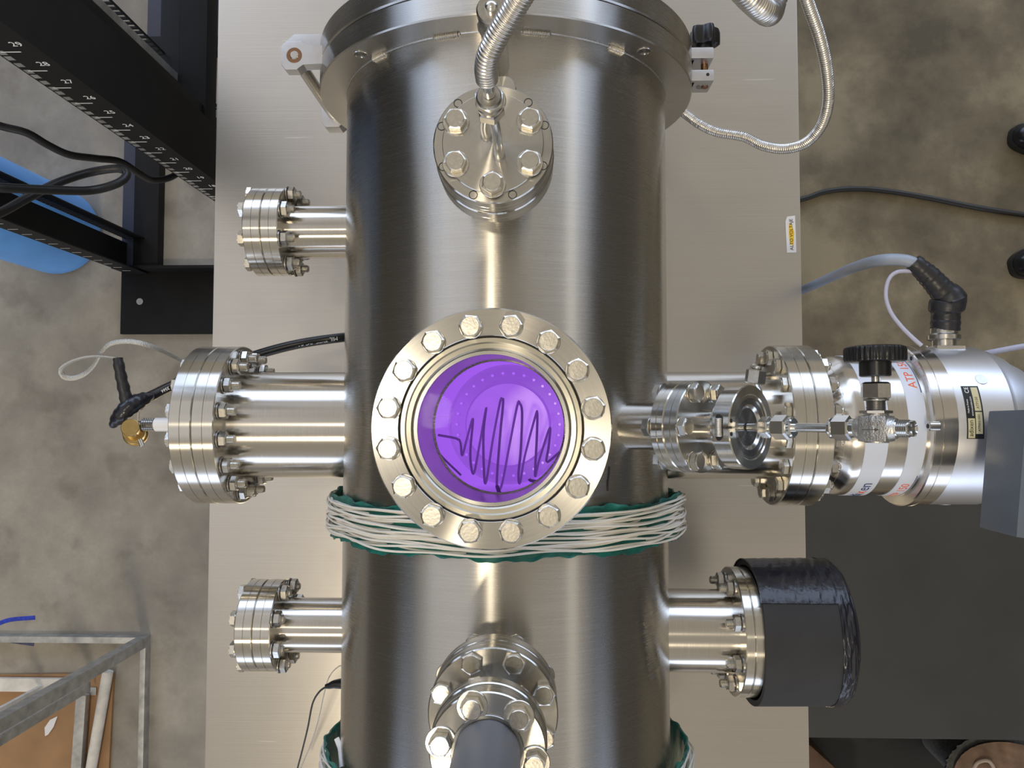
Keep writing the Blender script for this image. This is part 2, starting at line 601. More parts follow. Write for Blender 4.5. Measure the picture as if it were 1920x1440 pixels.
def add_bm(dst, src, M=None, mi=None):
    if M is not None:
        bmesh.ops.transform(src, matrix=M, verts=src.verts)
    me = bpy.data.meshes.new('tmp')
    src.to_mesh(me)
    src.free()
    n = len(dst.faces)
    dst.from_mesh(me)
    bpy.data.meshes.remove(me)
    if mi is not None:
        dst.faces.ensure_lookup_table()
        for f in dst.faces[n:]:
            f.material_index = mi
    return dst

def wrap_text(bm, R, ang0, xpos):
    """bend letters lying in XY onto a cylinder of radius R about the X axis: text x -> along angle, text y -> along axis"""
    for v in bm.verts:
        a = ang0 + v.co.x/R
        r = R + v.co.z
        v.co = Vector((xpos - v.co.y, r*math.sin(a), r*math.cos(a)))
    return bm

# ------------------------------------------------------------------ hexagon bolts
STAMP = {}
def stamp_bm(which, r=4.1, size=2.3):
    """letters round a bolt head"""
    top, bot = which
    bm = B()
    for s, a0, flip in ((top, PI/2, 1), (bot, -PI/2, -1)):
        n = len(s)
        for i, ch in enumerate(s):
            a = a0 - flip*(i-(n-1)/2)*0.52
            t = text_bm(ch, size, 0.12)
            rot = a - PI/2 if flip == 1 else a + PI/2
            add_bm(bm, t, Matrix.Translation((r*math.cos(a), r*math.sin(a), 0)) @ Matrix.Rotation(rot, 4, 'Z'))
    me = bpy.data.meshes.new('stamp')
    bm.to_mesh(me)
    bm.free()
    return me

def head_bm(af, h, shank_r, shank_len, washer=0.0, wt=1.4, stamp=None, rot=0.0):
    bm = B()
    z = wt if washer > 0 else 0.0
    prism(bm, 6, af, z, z+h, cham=h*0.12, rot=rot)
    # turned round crown of the head
    disc(bm, af*0.46, z+h-0.2, z+h+0.35, seg=32, c=0.35)
    if shank_len > 0:
        thr = []
        zz = -shank_len
        k = 0
        while zz < 0:
            thr.append((shank_r - (0.35 if k % 2 else 0.0), zz))
            zz += 0.65 if zz < -shank_len*0.0 - 0.0 and zz < -shank_len+14 else 4.0
            k += 1
        thr = [(0, -shank_len-0.01), (shank_r*0.75, -shank_len)] + thr[1:] + [(shank_r, z)]
        lathe(bm, thr, 20)
    if stamp is not None:
        t = bmesh.new()
        t.from_mesh(stamp)
        add_bm(bm, t, T3(0, 0, z+h+0.35) @ Matrix.Rotation(rot*1.0, 4, 'Z'))
    return bm

def nut_bm(af, h, rot=0.0):
    bm = B()
    prism(bm, 6, af, 0, h, cham=h*0.14, rot=rot)
    disc(bm, af*0.44, -0.3, h+0.3, seg=28, c=0.4)
    return bm

def make_bolt(parent, M, af=13.0, h=5.4, shank_r=4.0, grip=40.0, tail=9.0, washer=0.0, stamp=None,
              nut=True, rot=0.0, nutwasher=True):
    """bolt whose head sits on the local XY plane, shank running to -Z; nut and washer are its pieces"""
    b = obj('bolt', head_bm(af, h, shank_r, grip+(6.5+tail if nut else 0), washer, 1.4, stamp, rot), 'bolt_steel', parent, M, deg=25)
    if washer > 0:
        w = B()
        disc(w, washer, 0, 1.4, seg=40, c=0.3, ri=shank_r+0.1)
        obj('washer', w, 'bolt_steel', b)
    if nut:
        n = obj('nut', nut_bm(af, 6.5, rot+0.3), 'nut_steel', b, T3(0, 0, -grip-8.1), deg=25)
        if nutwasher:
            w = B()
            disc(w, af*0.62, 0, 1.4, seg=36, c=0.3, ri=shank_r+0.1)
            obj('washer', w, 'thread_steel', b, T3(0, 0, -grip-1.5))
    return b

def ring_of_bolts(parent, proto_kw, n, R, z, a0=0.0, skip=(), stamps=None, direction=1):
    """n bolts on a circle; the first is built, the others are copies"""
    proto = None
    outl = []
    for k in range(n):
        if k in skip:
            continue
        a = a0 + 2*PI*k/n
        M = T3(R*math.cos(a), R*math.sin(a), z) @ Matrix.Rotation(a + random.uniform(-0.5, 0.5), 4, 'Z')
        if direction < 0:
            M = M @ Matrix.Rotation(PI, 4, 'X')
        if proto is None:
            proto = make_bolt(parent, M, **proto_kw)
            b = proto
        else:
            b = copy_tree(proto, parent)
            MM = M.copy()
            MM.translation = MM.translation*S
            b.matrix_local = MM
        outl.append(b)
    return outl

STAMP_A = stamp_bm(('A2-70', 'FOUR'))

XL = frame((0, 0, 0), (-1, 0, 0), (0, 1, 0))
def port_frame(p, d, xh=(0, 1, 0)):
    return frame(p, d, xh)

# ================================================================== the setting
bm = B()
cbox(bm, -6000, 6000, -6000, 6000, -1320, -1300)
tag(obj('floor', bm, 'concrete', flat=True), kind='structure')
FZ = -1300

# ================================================================== steel table
t = thing('steel_table', 'wide brushed stainless steel table top under the whole vacuum chamber', 'table', loc=(-11, 30, FZ))
def tab(name, fn, mat, M=None):
    b_ = B(); fn(b_)
    bmesh.ops.translate(b_, vec=(11, -30, -FZ), verts=b_.verts)
    return obj(name, b_, mat, t, M)
tab('table_top', lambda b_: cbox(b_, -393.5, 371, -720, 820, -258, -250, bev=1.5), 'table_steel')
def apron(b_):
    for a in ((-391, -386, -712, 812), (363, 368, -712, 812)):
        cbox(b_, a[0], a[1], a[2], a[3], -300, -258.5)
    cbox(b_, -386, 363, -712, -707, -300, -258.5)
    cbox(b_, -386, 363, 807, 812, -300, -258.5)
tab('apron', apron, 'galvanised')
for x in (-340, 318):
    for y in (-660, 760):
        tab('leg', lambda b_: cbox(b_, x-20, x+20, y-20, y+20, FZ, -258.5, bev=2), 'galvanised')

# ================================================================== vacuum chamber
ch = thing('vacuum_chamber', 'large horizontal stainless steel cylinder chamber lying along the table', 'vacuum chamber', loc=(0, 0, 0))
MY = frame((0, 0, 0), (0, 1, 0), (1, 0, 0))           # local Z = world Y
Y0, Y1 = -430, 311

def shell():
    b_ = B()
    lathe(b_, [(150, Y0), (153, Y0)] + [(153, v) for v in (-300, -200, -100, -56, 56, 100, 200)] + [(153, Y1+8), (150, Y1+8), (150, 200), (150, 56), (150, -56), (150, -200), (150, Y0)], 256)
    bmesh.ops.remove_doubles(b_, verts=b_.verts, dist=0.001)
    fixn(b_)
    o = obj('shell', b_, 'shell_steel', ch, MY)
    c = B()
    lathe(c, [(0, 60), (50.5, 60), (50.5, 300), (0, 300)], 64)
    fixn(c)
    co = obj('cutter', c, 'shell_steel')
    md = o.modifiers.new('hole', 'BOOLEAN')
    md.object = co
    md.operation = 'DIFFERENCE'
    md.solver = 'EXACT'
    bpy.context.view_layer.update()
    dg = bpy.context.evaluated_depsgraph_get()
    me = bpy.data.meshes.new_from_object(o.evaluated_get(dg))
    o.modifiers.clear()
    o.data = me
    bpy.data.objects.remove(co)
    return o
shell()
b_ = B(); lathe(b_, [(0, Y0-22), (90, Y0-18), (135, Y0-8), (153, Y0), (150, Y0+0.5), (0, Y0-15)], 128); fixn(b_)
obj('end_cap', b_, 'shell_steel', ch, MY)

# welded end flange at the door
b_ = B(); disc(b_, 178, 311, 330.5, seg=200, c=1.0, ri=152); obj('end_flange', b_, 'shell_steel', ch, MY)
def solve_face(px, py, r):
    z = 120.0
    for _ in range(30):
        p = pt(px, py, z)
        z = math.sqrt(max(1, r*r-p.x*p.x))
    return p.x, z
# weld beads where the shell meets the flange
for px, py, ln in ((838, 62, 23), (1005, 58, 24), (712, 97, 17), (1155, 90, 17)):
    x, z = solve_face(px, py, 153)
    a0 = math.atan2(x, z)
    b_ = B()
    n = 110
    pts = []
    for k in range(n+1):
        a = a0 + (k/n-0.5)*ln/153
        pts.append((153.6*math.sin(a), 309.6, 153.6*math.cos(a)))
    sweep(b_, pts, lambda d, tt: (2.3+0.5*math.cos(2*PI*d/1.9))*min(1, 0.35+min(d, tt-d)/2.5), 12, smooth=False)
    obj('weld_bead', b_, 'nut_steel', ch, deg=80)
b_ = B()
pts = [(153.4*math.sin(a), 310.6, 153.4*math.cos(a)) for a in [2*PI*k/160 for k in range(161)]]
sweep(b_, pts, 0.9, 6, smooth=False, cap=False)
obj('weld_seam', b_, 'shell_steel', ch)
for px, py in ((676, 88), (1208, 86)):
    x, z = solve_face(px, py, 165.5)
    b_ = B(); disc(b_, 6.2, 0, 0.8, 32, 0.3, ri=5.2)
    h = obj('threaded_hole', b_, 'bright_steel', ch, frame((x, 311, z), (0, -1, 0)))
    b_ = B(); disc(b_, 5.2, -0.05, 0.15, 32, 0.05); obj('hole_bottom', b_, 'dark_turned', h)

# saddles under the chamber
for y in (-230, 90):
    b_ = B()
    n = 24
    prof = [(-120, -250)] + [(153*math.sin(a), -153*math.cos(a)) for a in [(-0.75+1.5*k/n) for k in range(n+1)]] + [(120, -250)]
    extrude_poly(b_, prof, -8, 8, M=Matrix(((1, 0, 0, 0), (0, 0, 1, y), (0, 1, 0, 0), (0, 0, 0, 1))))
    obj('saddle', b_, 'galvanised', ch)

def port(origin, d, r_tube, r0, r1, r_fl, f0, f1, xh=(0, 1, 0), grooves=True, mat='tube_steel'):
    """tube welded into the shell and its fixed flange, lengths measured along d from origin"""
    M = frame(origin, d, xh)
    b_ = B(); disc(b_, r_tube, r0, r1, 96, 0.2, ri=r_tube-2.5)
    obj('port_tube', b_, mat, ch, M)
    b_ = B(); g = [((f0+f1)/2, 0.35, 0.6)] if grooves else []
    disc(b_, r_fl, f0, f1, 128, 0.8, ri=r_tube-2.5, grooves=g)
    obj('port_flange', b_, 'flange_steel', ch, M)
    return M

LU, LL, LM = (0, 189, 0), (0, -192, 0), (0, 0, 0)
port(LU, (-1, 0, 0), 25.4, 140, 224, 42.5, 211.5, 228)
port(LL, (-1, 0, 0), 25.4, 140, 226, 42.5, 213.0, 229.5)
port(LM, (-1, 0, 0), 51, 130, 270, 76, 254.3, 274.2)
port(LM, (1, 0, 0), 51, 130, 268, 76, 251, 270.8)
RL = (0, -194, 0)
port(RL, (1, 0, 0), 38, 120, 218, 59, 212, 220.2, grooves=False)
D45 = Vector((1, 0, 1)).normalized()
port((0, 0, 0), D45, 19, 148, 207, 35, 195.5, 207.5)
port((0, 0, 0), (0, 0, 1), 54, 145, 241, 76, 222, 241.6)
port((0, 188, 0), (0, 0, 1), 22, 148, 215, 41, 197, 219)
port((0, -187, 0), (0, 0, 1), 26, 148, 215, 42.8, 199, 215)
# weld fillets where tubes leave the barrel at the top
for (x, y, r) in ((0, 0, 54), (0, 188, 22), (0, -187, 26)):
    b_ = B()
    pts = []
    for k in range(97):
        a = 2*PI*k/96
        X_, Y_ = x+r*math.cos(a), y+r*math.sin(a)
        pts.append((X_, Y_, math.sqrt(153*153-X_*X_)))
    sweep(b_, pts, 1.6, 8, smooth=False, cap=False)
    obj('weld_fillet', b_, 'tube_steel', ch)

# ================================================================== door, hinge, clamp
dr = thing('chamber_door', 'thick round steel door closing the far end of the chamber', 'door', loc=(0, 331, 0))
b_ = B(); disc(b_, 178, 0.2, 22, seg=200, c=1.2); obj('door_disc', b_, 'shell_steel', dr, MY)
b_ = B(); disc(b_, 60, 22, 27, seg=96, c=1.0); obj('door_boss', b_, 'flange_steel', dr, MY)

hg = thing('pivot_bracket', 'pale steel hinge block with vertical pin left of the door', 'hinge', loc=(-188, 332, 0))
def oct_plate(x0, x1, y0, y1, c1, ytab):
    return None
def hinge_plate(z0, z1, dy, name, extra=0):
    # plate reaching from the flange to the pin, corners cut
    pts = [(-12, -8), (-8, -13), (3+extra, -13), (8+extra, -8), (30, -8), (30, 9), (12, 9), (7, 13), (-7, 13), (-12, 9)]
    pts = [(x, y+dy) for x, y in pts]
    b_ = B(); extrude_poly(b_, pts, z0, z1, bev=0.6)
    return obj(name, b_, 'aluminium', hg)
hinge_plate(60, 72, 0, 'upper_arm')
b_ = B(); extrude_poly(b_, [(-12, 4), (-12, 21), (-5, 27), (30, 27), (30, 4)], 42, 57, bev=0.6)
obj('door_arm', b_, 'aluminium', hg)
b_ = B(); cbox(b_, 21, 28, 6, 34, 30, 41, bev=0.5); obj('door_lug', b_, 'aluminium', hg)
hinge_plate(-80, -62, -1, 'lower_arm', 4)
b_ = B(); disc(b_, 7.0, 71.9, 72.3, 40, 0.1, ri=3.6); obj('bushing', b_, 'copper', hg)
b_ = B(); disc(b_, 4.0, -84, 73.0, 32, 0.8); obj('pin', b_, 'bright_steel', hg)
b_ = B(); disc(b_, 5.6, -62, 60, 32, 0.5); obj('sleeve', b_, 'nut_steel', hg)
b_ = B(); sweep(b_, [(26, -9, 66), (29, -10, 60), (30, -11, 52)], 3, 10); obj('weld_bead', b_, 'bright_steel', hg)

cl = thing('door_clamp', 'door clamp with black star knob right of the door flange', 'clamp', loc=(194, 345, 0))
MK = frame((0, 0, 0), (0, 1, 0), (1, 0, 0))
b_ = B()
n = 120
rr = [13.5+2.0*math.cos(5*2*PI*k/n) for k in range(n)]
rings = []
for z, s in ((25, 0.80), (27, 0.98), (30, 1.0), (38, 1.0), (42, 0.93), (43.5, 0.6)):
    rings.append([b_.verts.new((rr[k]*s*math.cos(2*PI*k/n), rr[k]*s*math.sin(2*PI*k/n), z)) for k in range(n)])
for a, c in zip(rings, rings[1:]):
    for k in range(n):
        b_.faces.new((a[k], a[(k+1) % n], c[(k+1) % n], c[k]))
b_.faces.new(list(reversed(rings[0]))); b_.faces.new(rings[-1])
disc(b_, 7.5, 16, 26, 40, 0.8)
obj('knob', b_, 'black_plastic', cl, MK)
b_ = B(); disc(b_, 3.4, -16, 20, 24, 0.3); obj('screw', b_, 'copper', cl, MK)
for (y0, y1, nm) in ((7, 18, 'upper_block'), (-15, -4, 'lower_block')):
    b_ = B(); cbox(b_, -17, 6, y0, y1, -14, 14, bev=1.6)
    cbox(b_, -22, -12, y0, y1, -10, 10)
    bb = obj(nm, b_, 'aluminium', cl)
b_ = B(); disc(b_, 1.6, 14.0, 14.2, 20, 0.05, M=T3(0, -9, 0)); obj('set_screw', b_, 'groove_dark', cl)
b_ = B(); disc(b_, 4.5, 15.0, 15.4, 24, 0.1, M=T3(-4, 0, 0)); obj('pin_end', b_, 'dark_turned', cl, frame((0, 0, 0), (0, -1, 0), (1, 0, 0)))

# ================================================================== viewport with the violet glow
vp = thing('viewport_window', 'big round viewport with sixteen bolts, violet light behind its glass', 'window', loc=(0, 0, 242))
b_ = B()
lathe(b_, [(48, 0), (75.2, 0), (76, 0.8), (76, 9.4), (75.5, 9.8), (76, 10.2), (76, 19.2), (75.2, 20), (58.6, 20),
           (58.3, 19.7), (58.3, 14), (48, 14), (48, 0)], 160)
bmesh.ops.remove_doubles(b_, verts=b_.verts, dist=0.001); fixn(b_)
fl = obj('flange_ring', b_, 'flange_steel', vp, deg=20)
b_ = B(); disc(b_, 58.25, 17.9, 18.3, 128, 0.05, ri=57.1); obj('gap', b_, 'groove_dark', fl)
b_ = B(); lathe(b_, [(49, 14.2), (57.3, 14.2), (57.3, 18.9), (56.9, 19.3), (54.4, 19.3), (53.4, 18.7), (50.6, 18.4), (49.6, 17.6), (49, 16.2), (49, 14.2)], 160)
bmesh.ops.remove_doubles(b_, verts=b_.verts, dist=0.001); fixn(b_)
obj('window_ring', b_, 'ring_steel', vp, deg=20)
b_ = B(); disc(b_, 49.6, 14.4, 17.0, 128, 0.6, ri=46.8); obj('inner_lip', b_, 'dark_turned', vp)
b_ = B(); disc(b_, 48.0, 8, 14, 128, 0.3); obj('glass', b_, 'window_glass', vp)
ring_of_bolts(vp, dict(af=13, h=5.4, grip=38, tail=4, stamp=STAMP_A, washer=7.6, rot=0.2), 16, 65, 20, a0=PI/16)

# glow, filament and target seen through the glass
b_ = B(); lathe(b_, [(0, -70), (148, -70), (148, 70), (0, 70)], 96); fixn(b_)
o = obj('plasma_glow', b_, 'plasma', None, MY)
tag(o, 'violet plasma glow filling the chamber behind the round window', 'plasma glow', kind='stuff')

st = thing('target_stage', 'round metal target disc low inside the violet chamber', 'target', loc=(0, 0, -150))
b_ = B(); lathe(b_, [(0, 95), (26, 95), (26, 94.4), (27.5, 94.4), (27.5, 95), (42.3, 95), (43.3, 94), (43.3, 85), (0, 85)], 96); obj('target_disc', b_, 'inner_steel', st, deg=20)
b_ = B(); lathe(b_, [(45, 84), (60, 80), (63, 82), (64, 70), (45, 66), (45, 84)], 96); fixn(b_); obj('shield_ring', b_, 'dark_turned', st)
b_ = B(); disc(b_, 20, -2, 85, 48, 0.5); disc(b_, 46, 50, 66, 64, 0.5); obj('pedestal', b_, 'inner_steel', st)
for k in range(30):
    a = 2*PI*k/30
    b_ = B(); disc(b_, 1.7, 0, 2.0, 10, 0.3)
    obj('rim_stud', b_, 'bright_steel', st, T3(54*math.cos(a), 54*math.sin(a), 82.0))

def vw(X, Y, z):
    return pt(760+X/4.5, 640+Y/4.5, z)
fil = [(275, 790, 60), (430, 820, 60), (465, 855, 62), (480, 960, 66), (520, 820, 36), (570, 655, 50), (550, 900, 70), (553, 1040, 70), (580, 1108, 62),
       (630, 850, 36), (682, 566, 50), (660, 760, 70), (662, 1050, 70), (680, 1190, 62), (740, 820, 36), (800, 510, 46), (816, 494, 56), (825, 520, 66), (795, 850, 72),
       (772, 1215, 66), (812, 1215, 50), (880, 870, 36), (945, 540, 46), (965, 525, 56), (985, 600, 68), (975, 900, 72), (955, 1120, 70), (968, 1190, 62),
       (1010, 960, 36), (1095, 640, 46), (1113, 606, 56), (1110, 800, 70), (1095, 1130, 66), (1130, 1000, 46), (1218, 732, 50), (1210, 880, 66), (1190, 1010, 70),
       (1225, 1000, 66), (1310, 925, 60)]
b_ = B(); sweep(b_, [vw(*q) for q in fil], 1.1, 10, step=2.0)
bmesh.ops.translate(b_, vec=(0, 0, 0), verts=b_.verts)
o = obj('filament_wire', b_, 'filament')
tag(o, 'dark zigzag wire hanging inside the violet window', 'wire')
b_ = B()
sweep(b_, [vw(245, 555, 90), vw(205, 640, 90), vw(220, 800, 90), vw(290, 950, 90), vw(470, 1130, 90)], 0.9, 8, step=3)
tag(obj('filament_wire', b_, 'filament'), 'dark curved wire along the left inner edge of the violet window', 'wire')
b_ = B()
sweep(b_, [vw(1045, 1160, 110), vw(1060, 1175, 110), vw(1140, 1180, 110), vw(1200, 1140, 110)], 1.3, 8, step=3)
tag(obj('filament_wire', b_, 'filament'), 'short dark wire end at the lower right edge of the violet window', 'wire')
b_ = B()
sweep(b_, [vw(775, 1225, 120), vw(800, 1290, 130), vw(855, 1335, 140)], 1.6, 8, step=3)
tag(obj('filament_wire', b_, 'filament'), 'short dark wire end at the lowest edge of the violet window', 'wire')

# ================================================================== blank flanges on the left ports
def blank(name, label, p, x_in, x_out, r, R, nb, group=None, cat='flange', lines=True):
    """flange clamped on a side port; local Z points away from the chamber"""
    L = x_out-x_in
    t_ = thing(name, label, cat, frame((-x_in, p[1], 0), (-1, 0, 0), (0, 1, 0)), group)
    b_ = B(); disc(b_, r, 0.25, L, 128, 0.8, grooves=[(L*0.5, 0.35, 0.6)]); obj('flange_disc', b_, 'flange_steel', t_)
    return t_
def side_bolts(t_, R, nb, L, fix, **kw):
    return ring_of_bolts(t_, dict(af=13, h=5.4, grip=L+fix, **kw), nb, R, L, a0=PI/nb)
t1 = blank('blank_flange', 'small bolted blank flange on the left port nearest the door', LU, 228, 244.8, 42.5, 36.2, 8)
side_bolts(t1, 36.2, 8, 16.8, 16.5, tail=7)
t2 = blank('blank_flange', 'small bolted blank flange on the lower left port near the wire clip', LL, 229.5, 245.9, 42.5, 36.2, 8)
side_bolts(t2, 36.2, 8, 16.4, 16.5, tail=4)
t3 = blank('feedthrough_flange', 'big bolted flange with white ceramic feedthrough on the left port', LM, 274.2, 294.5, 76, 65, 16)
side_bolts(t3, 65, 16, 20.3, 19.9, tail=9)
# ceramic and stud
b_ = B(); disc(b_, 6.8, 20, 69, 40, 1.2); obj('ceramic_insulator', b_, 'ceramic', t3)
b_ = B()
prof = [(0, 69)]
z = 69
while z < 81:
    prof += [(6.4, z), (5.6, z+1.1)]; z += 2.2
lathe(b_, prof+[(0, z)], 32); obj('threaded_stud', b_, 'dark_turned', t3)
b_ = B(); disc(b_, 3.4, 80, 93, 24, 0.5); obj('conductor', b_, 'nut_steel', t3)

bc = thing('brass_connector', 'round brass terminal clamped on the ceramic feedthrough stud', 'connector', frame(pt(253, 813, -6), (0.33, 0.26, 1)))
b_ = B(); disc(b_, 8.3, 24, 27, 40, 0.5); disc(b_, 7.2, 8, 24, 40, 0.3); obj('knob', b_, 'brass', bc)
b_ = B(); disc(b_, 11.5, -6, -2, 48, 0.8); disc(b_, 10.3, -2, 8, 48, 0.5); obj('body', b_, 'brass', bc)
b_ = B(); cbox(b_, 4, 20, -4, 5, 4, 16, bev=1.2); obj('lug', b_, 'nut_steel', bc)
b_ = B(); disc(b_, 2.4, 8, 16, 20, 0.3, M=frame((0, -3, 8), (-1, -0.4, 0))); obj('screw', b_, 'bright_steel', bc)

# black coaxial cable with taped Y joint
cx = thing('coaxial_cable', 'thick black coaxial cable with taped joint beside the brass terminal', 'cable', loc=tuple(pt(240, 760, 0)))
org = pt(240, 760, 0)
def cobj(name, pts, r, mat, seg=16, step=4, **kw):
    b_ = B(); sweep(b_, [Vector(p)-org for p in pts], r, seg, step=step, **kw)
    return obj(name, b_, mat, cx)
cobj('jacket', [pt(250, 758, 0), pt(285, 742, -20), pt(320, 725, -50), pt(370, 705, -84), pt(420, 690, -96), pt(480, 666, -100), pt(560, 645, -104), pt(650, 632, -110), pt(760, 622, -160)], 5.4, 'black_plastic', 18)
cobj('tape_wrap', [pt(210, 800, 0), pt(217, 789, 2), pt(231, 775, 4), pt(248, 760, 2), pt(268, 749, -4), pt(286, 741, -14)],
     lambda d, t_: 2.5+6.5*math.sin(PI*min(1, d/t_*1.0))**0.8+0.45*math.sin(d*0.9), 'black_tape', 18, 2)
cobj('tape_arm', [pt(240, 770, 4), pt(236, 745, 4), pt(229, 715, 6), pt(224, 690, 8), pt(221, 672, 8)],
     lambda d, t_: 6.2-1.4*d/t_+0.5*math.sin(d*0.6), 'shrink_black', 16, 3)
cobj('blue_mark', [pt(281, 740, -10), pt(286, 746, -12)], 2.2, 'blue_marker', 16)
def cable_text(s, px, py, z, ang, size, mat='ink_white'):
    b_ = text_bm(s, size, 0.1)
    p = pt(px, py, z)-org
    M = Matrix.Translation(p) @ Matrix.Rotation(ang, 4, 'Z')
    for v in b_.verts:
        v.co = M @ v.co
    return obj('printing', b_, mat, cx, flat=True)
cable_text('MIL TYPE  RG-8A/U', 590, 641, -99.6, PI+math.radians(9), 6.2)
cable_text('3566 W1', 303, 734, -25, PI+math.radians(27), 4.6)

# ground braid
b_ = B()
sweep(b_, [pt(352, 683, -60), pt(325, 668, -40), pt(300, 656, -15), pt(270, 645, 0), pt(240, 640, 5), pt(208, 644, 8), pt(190, 660, 5), pt(177, 683, -2),
           pt(160, 700, -8), pt(138, 709, -8), pt(119, 706, -5), pt(115, 692, 0), pt(130, 680, 5), pt(155, 671, 8), pt(185, 668, 8), pt(221, 672, 8)],
      1, 12, step=3, flat=(2.6, 0.9))
tag(obj('ground_braid', b_, 'braid'), 'flat silver braid looping out from behind the big left flange', 'braid')

# ================================================================== cooling feedthrough on the top port
fd = thing('cooling_feedthrough', 'round bolted plate with two bent steel tubes near the door', 'feedthrough', loc=(0, 188, 219.3))
b_ = B(); disc(b_, 40.0, 0, 22.5, 128, 0.8, grooves=[(5, 0.3, 0.5), (12, 0.4, 0.6)])
base = obj('flange_ring', b_, 'flange_steel', fd)
b_ = B(); disc(b_, 33.6, 22.5, 25.0, 128, 0.4); obj('top_plate', b_, 'flange_steel', fd)
for a in (20, -24, -69, -111, 160, 204, 50, 130):
    a = math.radians(a)
    b_ = B(); disc(b_, 2.95, 22.4, 22.75, 28, 0.1, ri=2.45)
    hh = obj('slot', b_, 'groove_dark', fd, T3(36.4*math.cos(a), 36.4*math.sin(a), 0))
ring_of_bolts(fd, dict(af=13, h=5.4, grip=44, tail=4, stamp=STAMP_A, washer=8.8), 6, 28.2, 25, a0=PI/6)
def fobj(name, pts, r, mat, par=fd, off=(0, 188, 219.3), **kw):
    b_ = B(); sweep(b_, [Vector(p)-Vector(off) for p in pts], r, 20, step=2, **kw)
    return obj(name, b_, mat, par)
fobj('tube', [(-4.2, 192.5, 243), (-4.2, 192.8, 262), (-2, 193.4, 280)], 3.1, 'bright_steel')
fobj('tube', [(4.4, 179.0, 243), (4.4, 179.2, 258), (4.0, 183.5, 272), (2.5, 190, 283)], 3.1, 'bright_steel')
for (x, y) in ((-4.2, 192.5), (4.4, 179)):
    b_ = B(); disc(b_, 3.9, 25.0, 25.5, 24, 0.15, M=T3(x, y-188, 0)); obj('braze_ring', b_, 'thread_steel', fd)
MN = frame((0.5, 193.6-188, 280-219.3), (0.01, 0.07, 1))
b_ = B(); prism(b_, 6, 15.5, 0, 10, cham=1.5, rot=0.3); obj('compression_nut', b_, 'thread_steel', fd, MN, deg=25)
b_ = B(); disc(b_, 8.4, 10, 15, 40, 1.2); disc(b_, 7.6, 15, 22, 40, 0.8); prism(b_, 6, 16, 15.2, 20, cham=1.0, rot=0.1); obj('union_collar', b_, 'nut_steel', fd, MN)

h1 = thing('corrugated_hose', 'thick corrugated steel hose rising from the bolted plate near the door', 'hose', loc=(1, 196, 300))
def hose(par, pts, r, depth, pitch, off, name='corrugated_tube', seg=20):
    b_ = B(); sweep(b_, [Vector(p)-Vector(off) for p in pts], corr(r, depth, pitch), seg, step=pitch/6)
    return obj(name, b_, 'hose_steel', par, deg=80)
pth = [pt(917, 176, 302), pt(915, 162, 309), pt(913, 146, 316)]
b_ = B(); sweep(b_, [p-Vector((1, 196, 300)) for p in pth], 3.7, 20, step=2); obj('tube_stub', b_, 'bright_steel', h1)
hp = [pt(913, 148, 315), pt(911, 128, 324), pt(916, 102, 333), pt(930, 72, 341), pt(948, 42, 348), pt(966, 12, 355), pt(983, -16, 362), pt(1003, -48, 370), pt(1040, -100, 385), pt(1110, -170, 385), pt(1200, -200, 380)]
hose(h1, hp, 5.6, 1.0, 2.1, (1, 196, 300))
b_ = B(); sweep(b_, [p-Vector((1, 196, 300)) for p in hp[:2]], 6.1, 20, step=2); obj('end_sleeve', b_, 'hose_steel', h1)

h2 = thing('corrugated_hose', 'thick corrugated steel hose bending down at the top right', 'hose', loc=tuple(pt(1445, 30, 330)))
o2 = pt(1445, 30, 330)
hose(h2, [pt(1285, -150, 372), pt(1350, -60, 360), pt(1383, -28, 352), pt(1412, 2, 342), pt(1436, 22, 328), pt(1446, 24, 300), pt(1452, 8, 280), pt(1462, -25, 290), pt(1475, -70, 310)], 6.0, 1.0, 2.1, o2)
h3 = thing('corrugated_hose', 'thin corrugated steel hose sweeping from under the door to the top right', 'hose', loc=tuple(pt(1400, 265, -120)))
o3 = pt(1400, 265, -120)
hose(h3, [pt(1100, 150, -240), pt(1160, 165, -232), pt(1215, 190, -210), pt(1270, 205, -185), pt(1310, 232, -165), pt(1345, 248, -150), pt(1395, 257, -135), pt(1430, 273, -120), pt(1470, 279, -100), pt(1510, 268, -75),
          pt(1540, 236, -45), pt(1553, 190, -15), pt(1550, 130, 15), pt(1537, 70, 45), pt(1520, 20, 70), pt(1506, -20, 90), pt(1490, -60, 110), pt(1440, -170, 140), pt(1340, -260, 200)], 4.5, 1.15, 2.5, o3, seg=16)

# vertical coupling next to the door and the little capped stub
cp = thing('vertical_coupling', 'upright hexagonal coupling with domed top right at the door flange', 'coupling', loc=(-1.5, 283, 150))
b_ = B(); disc(b_, 9.5, 0, 56, 40, 0.5); obj('body', b_, 'nut_steel', cp)
b_ = B(); prism(b_, 6, 19.5, 56, 68, cham=1.2); obj('hexagon', b_, 'nut_steel', cp, deg=25)
b_ = B(); prism(b_, 6, 18.5, 70, 84, cham=1.6, rot=0.5); disc(b_, 10.5, 80, 86, 48, 1.0); obj('top_nut', b_, 'nut_steel', cp, deg=25)
b_ = B(); lathe(b_, [(0, 92.5), (2.5, 92), (4.2, 90.5), (4.6, 88), (4.6, 85), (0, 85)], 32); fixn(b_); obj('dome', b_, 'bright_steel', cp)
cs = thing('capped_stub', 'small round capped stub just behind the bolted tube plate', 'stub', loc=(4, 243, 148))
b_ = B(); disc(b_, 6.5, 0, 48, 32, 0.4); obj('stem', b_, 'tube_steel', cs)
b_ = B(); disc(b_, 10.5, 48, 52, 48, 0.6); obj('cap', b_, 'flange_steel', cs)

